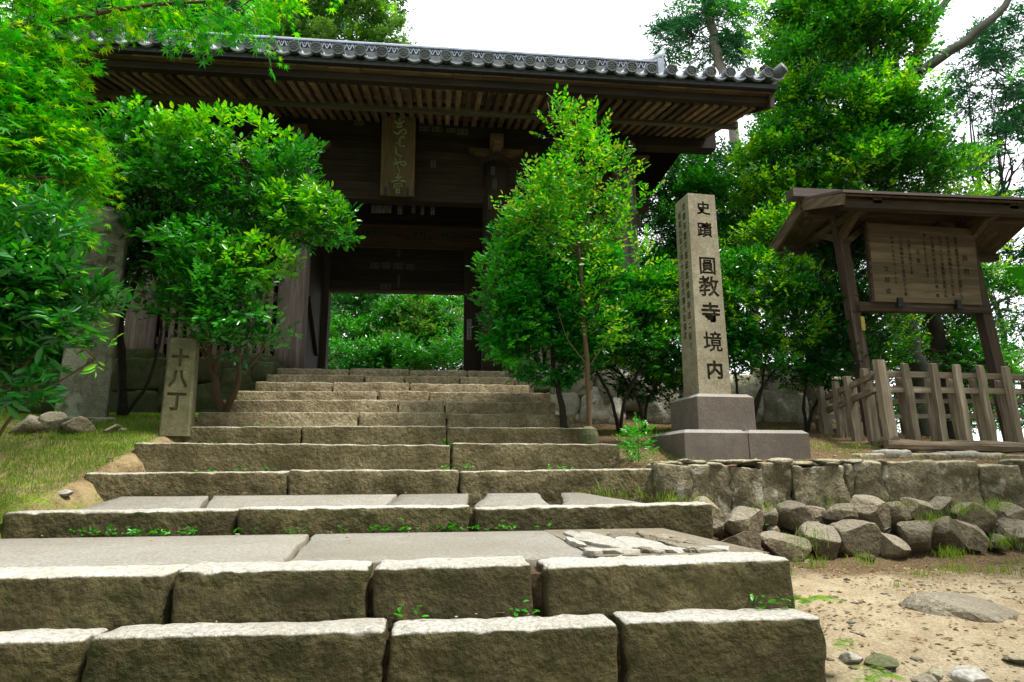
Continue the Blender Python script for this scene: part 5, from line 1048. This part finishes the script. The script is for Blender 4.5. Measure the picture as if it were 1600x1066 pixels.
# ---- what the opening shows
tree('background_tree', 'pale green tree in the right half of the view through the gate', [(668,600,19),(668,560,19),(664,530,19),(670,500,19)], [pb(680,500,19,42,22),pb(660,530,19,40,22),pb(700,540,19,35,25),pb(640,485,19,30,20)], 40, ('mid','cedar'), 2300, .11, r0=.06, r1=.03, tip=.5, dark=.15, nf=1.2, tw=.2)
tree('background_tree', 'tree with a reddish trunk in the left half of the view through the gate', [(577,600,21),(576,530,21),(574,460,21),(570,400,21)], [pb(545,480,20,40,30),pb(600,485,20,40,30),pb(540,530,19.5,40,30),pb(590,530,19.5,40,25),pb(560,440,21,60,30)], 41, ('camellia','mid'), 2300, .11, r0=.16, r1=.12, tip=.35, dark=.5, nf=1.2, tw=.2)
tree('maple_tree', 'low spreading green maple at the bottom of the view through the gate', [(620,600,16.5),(615,575,16.5),(610,560,16.5)], [pb(560,565,16.5,50,18),pb(620,560,16.5,50,18),pb(680,568,16.5,50,16),pb(720,555,16.5,30,30),pb(620,585,16.5,110,10)], 42, ('camellia','mid'), 2100, .09, r0=.05, r1=.03, tip=.4, dark=.2, up=0., nf=1.5, tw=.2)
wd = []
for k in range(22): wd.append(pb(380+k*26+rng.uniform(-10,10), 470+rng.uniform(-70,60), 30+rng.uniform(-2,3), 60, 60))
r9 = np.random.default_rng(99); P_ = []; 
V, Fc = foliage(wd, 7000, 6, .4, .22, LEAF2, r9, shell=.3, cull=.2, nf=.6); me = npmesh('woodland', V, Fc); me.materials.append(M['mid']); props(link(bpy.data.objects.new('distant_woodland', me)), 'distant green woodland closing the view through the gate', 'woodland', None, 'stuff')
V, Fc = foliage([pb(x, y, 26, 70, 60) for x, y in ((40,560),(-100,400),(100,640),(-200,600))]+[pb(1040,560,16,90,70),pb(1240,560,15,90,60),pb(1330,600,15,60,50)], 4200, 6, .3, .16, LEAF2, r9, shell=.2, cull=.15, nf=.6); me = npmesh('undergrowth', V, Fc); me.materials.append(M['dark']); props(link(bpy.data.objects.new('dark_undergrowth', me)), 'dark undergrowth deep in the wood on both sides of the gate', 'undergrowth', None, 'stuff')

# ---------------------------------------------------------------- grass, weeds, ferns, litter
def blades(P, h, w, r, lean=.5):
    n = len(P); a = r.uniform(0, 6.28, n); s = np.stack([np.cos(a), np.sin(a), 0*a], 1); ln = unit(r.normal(size=(n,3)))*lean; ln[:,2] = 0
    H = (h*r.uniform(.5,1.3,n))[:,None]; up = np.array([0,0,1.]); V = np.stack([P-s*w/2, P+s*w/2, P+(up*.6+ln*.3)*H+s*w*.35, P+(up*.6+ln*.3)*H-s*w*.35, P+(up*.95+ln)*H], 1)
    Fc = np.array([(0,1,2),(0,2,3),(3,2,4)])[None]+np.arange(n)[:,None,None]*5; return V.reshape(-1,3), Fc.reshape(-1,3)
def scatter_ground(n, x0, x1, y0, y1, r, cond=None, nf=1.3, thr=0.):
    x = r.uniform(x0, x1, n); y = r.uniform(y0, y1, n); q = fbm(np.stack([x*nf, y*nf, x*0+4], 1), 3); k = q > thr
    if cond is not None: k &= cond(x, y)
    x, y = x[k], y[k]; return np.stack([x, y, ground_z(x, y)-.004], 1)
lc = lambda x, y: x < np.interp(y, [2.5,4.2,5,5.9,8.6], [-2.7,-2.52,-2.45,-2.25,-2.05])
P = np.concatenate([scatter_ground(60000, -6, -1.9, 4.1, 8.2, r9, lc, 1.3, -.02), scatter_ground(26000, -4.6, -2., 5.2, 7.6, r9, lc, 2., -.2), scatter_ground(9000, -3.2, -2., 4.25, 6.2, r9, lc, 2.5, -.35)])
P = np.concatenate([P, scatter_ground(9000, 2.2, 5.0, 6.9, 8.3, r9, None, 1.5, -.1)])
V, Fc = blades(P, .038, .004, r9); me = npmesh('grass', V, Fc); me.materials.append(M['grass']); props(link(bpy.data.objects.new('short_grass', me)), 'short yellow-green grass on the bank left of the steps', 'grass', None, 'stuff')
P = np.concatenate([scatter_ground(3500, 1.75, 5.5, 4.05, 4.5, r9, None, 3., .02), scatter_ground(1500, 1.4, 3.0, 3.7, 4.4, r9, None, 3., .15), scatter_ground(3500, 1.75, 5.2, 5.12, 6.2, r9, None, 3., .05), scatter_ground(3000, 1.7, 5.2, 6.0, 8.2, r9, None, 2., .0),
                    np.array([(x, y+rng.uniform(-.04,.04), z+rng.uniform(-.02,.02)) for cx_, cy_, Yc, cnt in ((1045,783,4.85,60),(1080,790,4.85,40),(1195,797,4.85,60),(1270,840,4.6,60),(1300,788,4.85,30),(1405,792,4.85,60),(1455,815,4.7,120),(1500,800,4.85,90),(1555,795,4.85,140),(1250,855,4.5,50),(1570,850,4.5,120),(1490,870,4.4,140),(1350,880,4.35,80),(1270,885,4.35,120),(1185,890,4.3,30),(940,775,4.9,70),(960,778,4.95,60),(1000,775,4.95,40),(1095,785,4.85,40)) for _ in range(cnt) for x, y, z in [ony(cx_+r9.normal()*14, cy_+r9.normal()*4, Yc)]])])
V, Fc = blades(P, .06, .004, r9, .6); me = npmesh('weeds', V, Fc); me.materials.append(M['grass']); props(link(bpy.data.objects.new('weed_tufts', me)), 'weeds and grass tufts growing among the rubble stones', 'weeds', None, 'stuff')
# small broad-leaved weeds in the step joints
pts = []
for st, pxs in ((3,[(int(q), int(c)) for q, c in zip(r9.uniform(120, 900, 46), r9.integers(1, 5, 46))]+[(140,8),(180,10),(220,12),(255,14),(300,12),(580,8),(640,10),(700,8),(715,8),(790,8),(1215,1)]),(4,[(300,4),(640,10),(705,10)]),(5,[(330,8),(380,8),(420,8),(700,12),(730,10),(860,10),(880,10)]),(6,[(275,14),(300,10),(330,8),(700,16)]),(7,[(390,16),(400,14),(425,10),(697,6)]),(8,[(340,8),(382,14),(510,8)]),(9,[(375,16),(385,10)]),(10,[(400,10),(425,14)]),(11,[(410,14),(425,10)]),(2,[(640,6),(820,10),(1180,8),(1210,8)])):
    Y, z = SX[st]; z0 = SX[st-1][1] if st > 1 else .2
    for px, cnt in pxs:
        c = ony(px, 0, Y); x = ony(px, {2:960,3:832,4:770,5:724,6:690,7:663,8:643,9:623,10:608,11:597}[st], Y)[0]
        for _ in range(cnt): pts.append((x+r9.normal()*.03, Y-.012-abs(r9.normal())*.02, z0+.003+abs(r9.normal())*.018))
P = np.array(pts); n = len(P); V, Fc = leaves(P, r9.normal(size=(n,3))*np.array([1,1,.3])+np.array([0,-.5,.2]), np.array([0,0,1.])+r9.normal(size=(n,3))*.4, r9.uniform(.018,.04,n), LEAF4)
me = npmesh('joint_weeds', V, Fc); me.materials.append(M['bush_tip']); props(link(bpy.data.objects.new('step_weeds', me)), 'tiny green weeds sprouting from the joints of the steps', 'weeds', None, 'stuff')
def weed(name, label, px, py, Y, h, n, L, seed, mat='bush_tip'):
    p = ony(px, py, Y); r = np.random.default_rng(seed); plant(name, label, 'weed', p, [([p, p+np.array([r.normal()*.04,0,h*.6]), p+np.array([r.normal()*.06,0,h])], .004, .0015)], [(p+np.array([0,0,h*.55]), np.array([h*.5,h*.4,h*.55]))], [(mat, None, F(n=n, L=6, tw=.05, size=L, tmpl=LEAF4, shell=.1, cull=.1, up=.4))], seed=seed, bark='twig', limbs=6, limb_r=.002)
weed('weed_plant', 'bright leafy weed growing at the left foot of the granite plinth', 998, 722, 5.3, .30, 90, .028, 71)
weed('weed_plant', 'small leafy weed on the landing at the right end of the fifth step', 985, 716, 5.5, .12, 40, .026, 72)
def fern(px, py, Y, fronds, L, label, seed, group=None):
    p = ony(px, py, Y); r = np.random.default_rng(seed); root = thing('fern', label, 'fern', p)
    for k in range(fronds):
        a = r.uniform(0, 2*math.pi); el = r.uniform(.35, .8); n = 18; t_ = np.linspace(0, 1, n); l_ = L*r.uniform(.7, 1.1); dirh = np.array([math.cos(a), math.sin(a)*.8, 0])
        C_ = dirh*(t_*l_)[:,None]*math.cos(el)+np.array([0,0,1.])*(math.sin(el)*t_*l_-.55*l_*t_**2)[:,None]; sd2 = np.cross(dirh, [0,0,1.]); Ps, Ds, Ss = [], [], []
        for i in range(2, n):
            w_ = l_*.26*math.sin(math.pi*min(1, (t_[i]*.93+.05)))**.7
            for s_ in (-1, 1): Ps.append(C_[i]); Ds.append(sd2*s_+dirh*.35-np.array([0,0,.12])); Ss.append(w_)
        V, Fc = leaves(np.array(Ps), np.array(Ds), np.tile([0,0,1.], (len(Ps),1))+r.normal(size=(len(Ps),3))*.1, np.array(Ss), (np.array([(0,0,0),(.4,.10,0),(1,0,-.02),(.4,-.10,0)]), np.array([(0,1,2),(0,2,3)])))
        me = npmesh('frond', V, Fc); me.materials.append(M['fern']); o = link(bpy.data.objects.new('frond', me)); o.parent = root
fern(1258, 940, 2.66, 6, .22, 'yellow-green fern at the right end of the second step', 1); fern(1130, 868, 3.3, 5, .22, 'bright fern at the right end of the second landing among the flat stones', 2)
fern(1300, 1008, 2.45, 4, .13, 'small fern beside the corner of the lowest step', 3); fern(1352, 1060, 2.25, 8, .14, 'yellow-green fern at the bottom edge of the sandy path', 4); fern(1045, 785, 4.85, 4, .16, 'fern tuft at the foot of the retaining wall near the fourth step', 5)
# dead leaves and pebbles
tr_ = []
for st in range(1, 12):
    Y_, z_ = SX[st]; d_ = SX[st+1][0]-Y_; c_ = {2:26, 3:16}.get(st, 7)
    for _ in range(c_): x_ = r9.uniform(-2.3, 1.1); q_ = 1-abs(r9.normal())*.22; tr_.append((x_, Y_+d_*np.clip(q_, .1, .97), z_+.0+(.10*q_ if st == 3 else 0)))
P = np.concatenate([np.array(tr_), scatter_ground(4200, 1.4, 5.5, 2.2, 4.5, r9, None, 1.5, -.15), scatter_ground(4500, 1.7, 5.6, 5.1, 8.2, r9, None, 1.5, -.3), scatter_ground(1700, -6, -2.3, 4.1, 7.2, r9, lc, 1.2, -.3)]); n = len(P); P[:,2] += .008
V, Fc = leaves(P, r9.normal(size=(n,3))*np.array([1,1,.15]), np.array([0,0,1.])+r9.normal(size=(n,3))*.35, r9.uniform(.012,.034,n), LEAF4); me = npmesh('litter', V, Fc); me.materials.append(M['litter']); props(link(bpy.data.objects.new('leaf_litter', me)), 'dead brown leaves scattered on the earth', 'leaf litter', None, 'stuff')
V0, F0 = ico(1); P = np.concatenate([scatter_ground(2600, 1.35, 5.5, 2.1, 4.5, r9, None, 2.5, -.1), scatter_ground(400, -5, -2.4, 4.1, 6, r9, lc, 2, 0)]); n = len(P); S_ = (r9.random(n)**3*.02+.004)[:,None,None]*np.stack([r9.uniform(.7,1.3,n), r9.uniform(.7,1.3,n), r9.uniform(.4,.8,n)], 1)[:,None,:]
V = (V0[None]*S_+P[:,None,:]).reshape(-1,3); Fc = (np.array(F0)[None]+np.arange(n)[:,None,None]*len(V0)).reshape(-1,3); me = npmesh('pebbles', V, Fc); me.materials.append(M['rubble']); props(link(bpy.data.objects.new('pebbles', me)), 'pebbles and stone chips on the sandy path', 'pebbles', None, 'stuff')

# repeats of a kind share a group
names = {'fern': 'ferns beside the steps', 'stone': 'loose stones lying on the ground', 'conifer': 'tall conifers behind the gate', 'maple tree': 'maples', 'shrub': 'shrubs around the gate', 'tree': 'trees around and behind the gate', 'weed': 'weeds by the granite plinth', 'stone pillar': 'inscribed stone pillars'}
cnt = {}
for o in SC.objects:
    if o.parent is None and o.get('category'): cnt.setdefault(o['category'], []).append(o)
for c_, lst in cnt.items():
    if len(lst) > 1 and c_ in names:
        for o in lst:
            if not o.get('group'): o['group'] = names[c_]
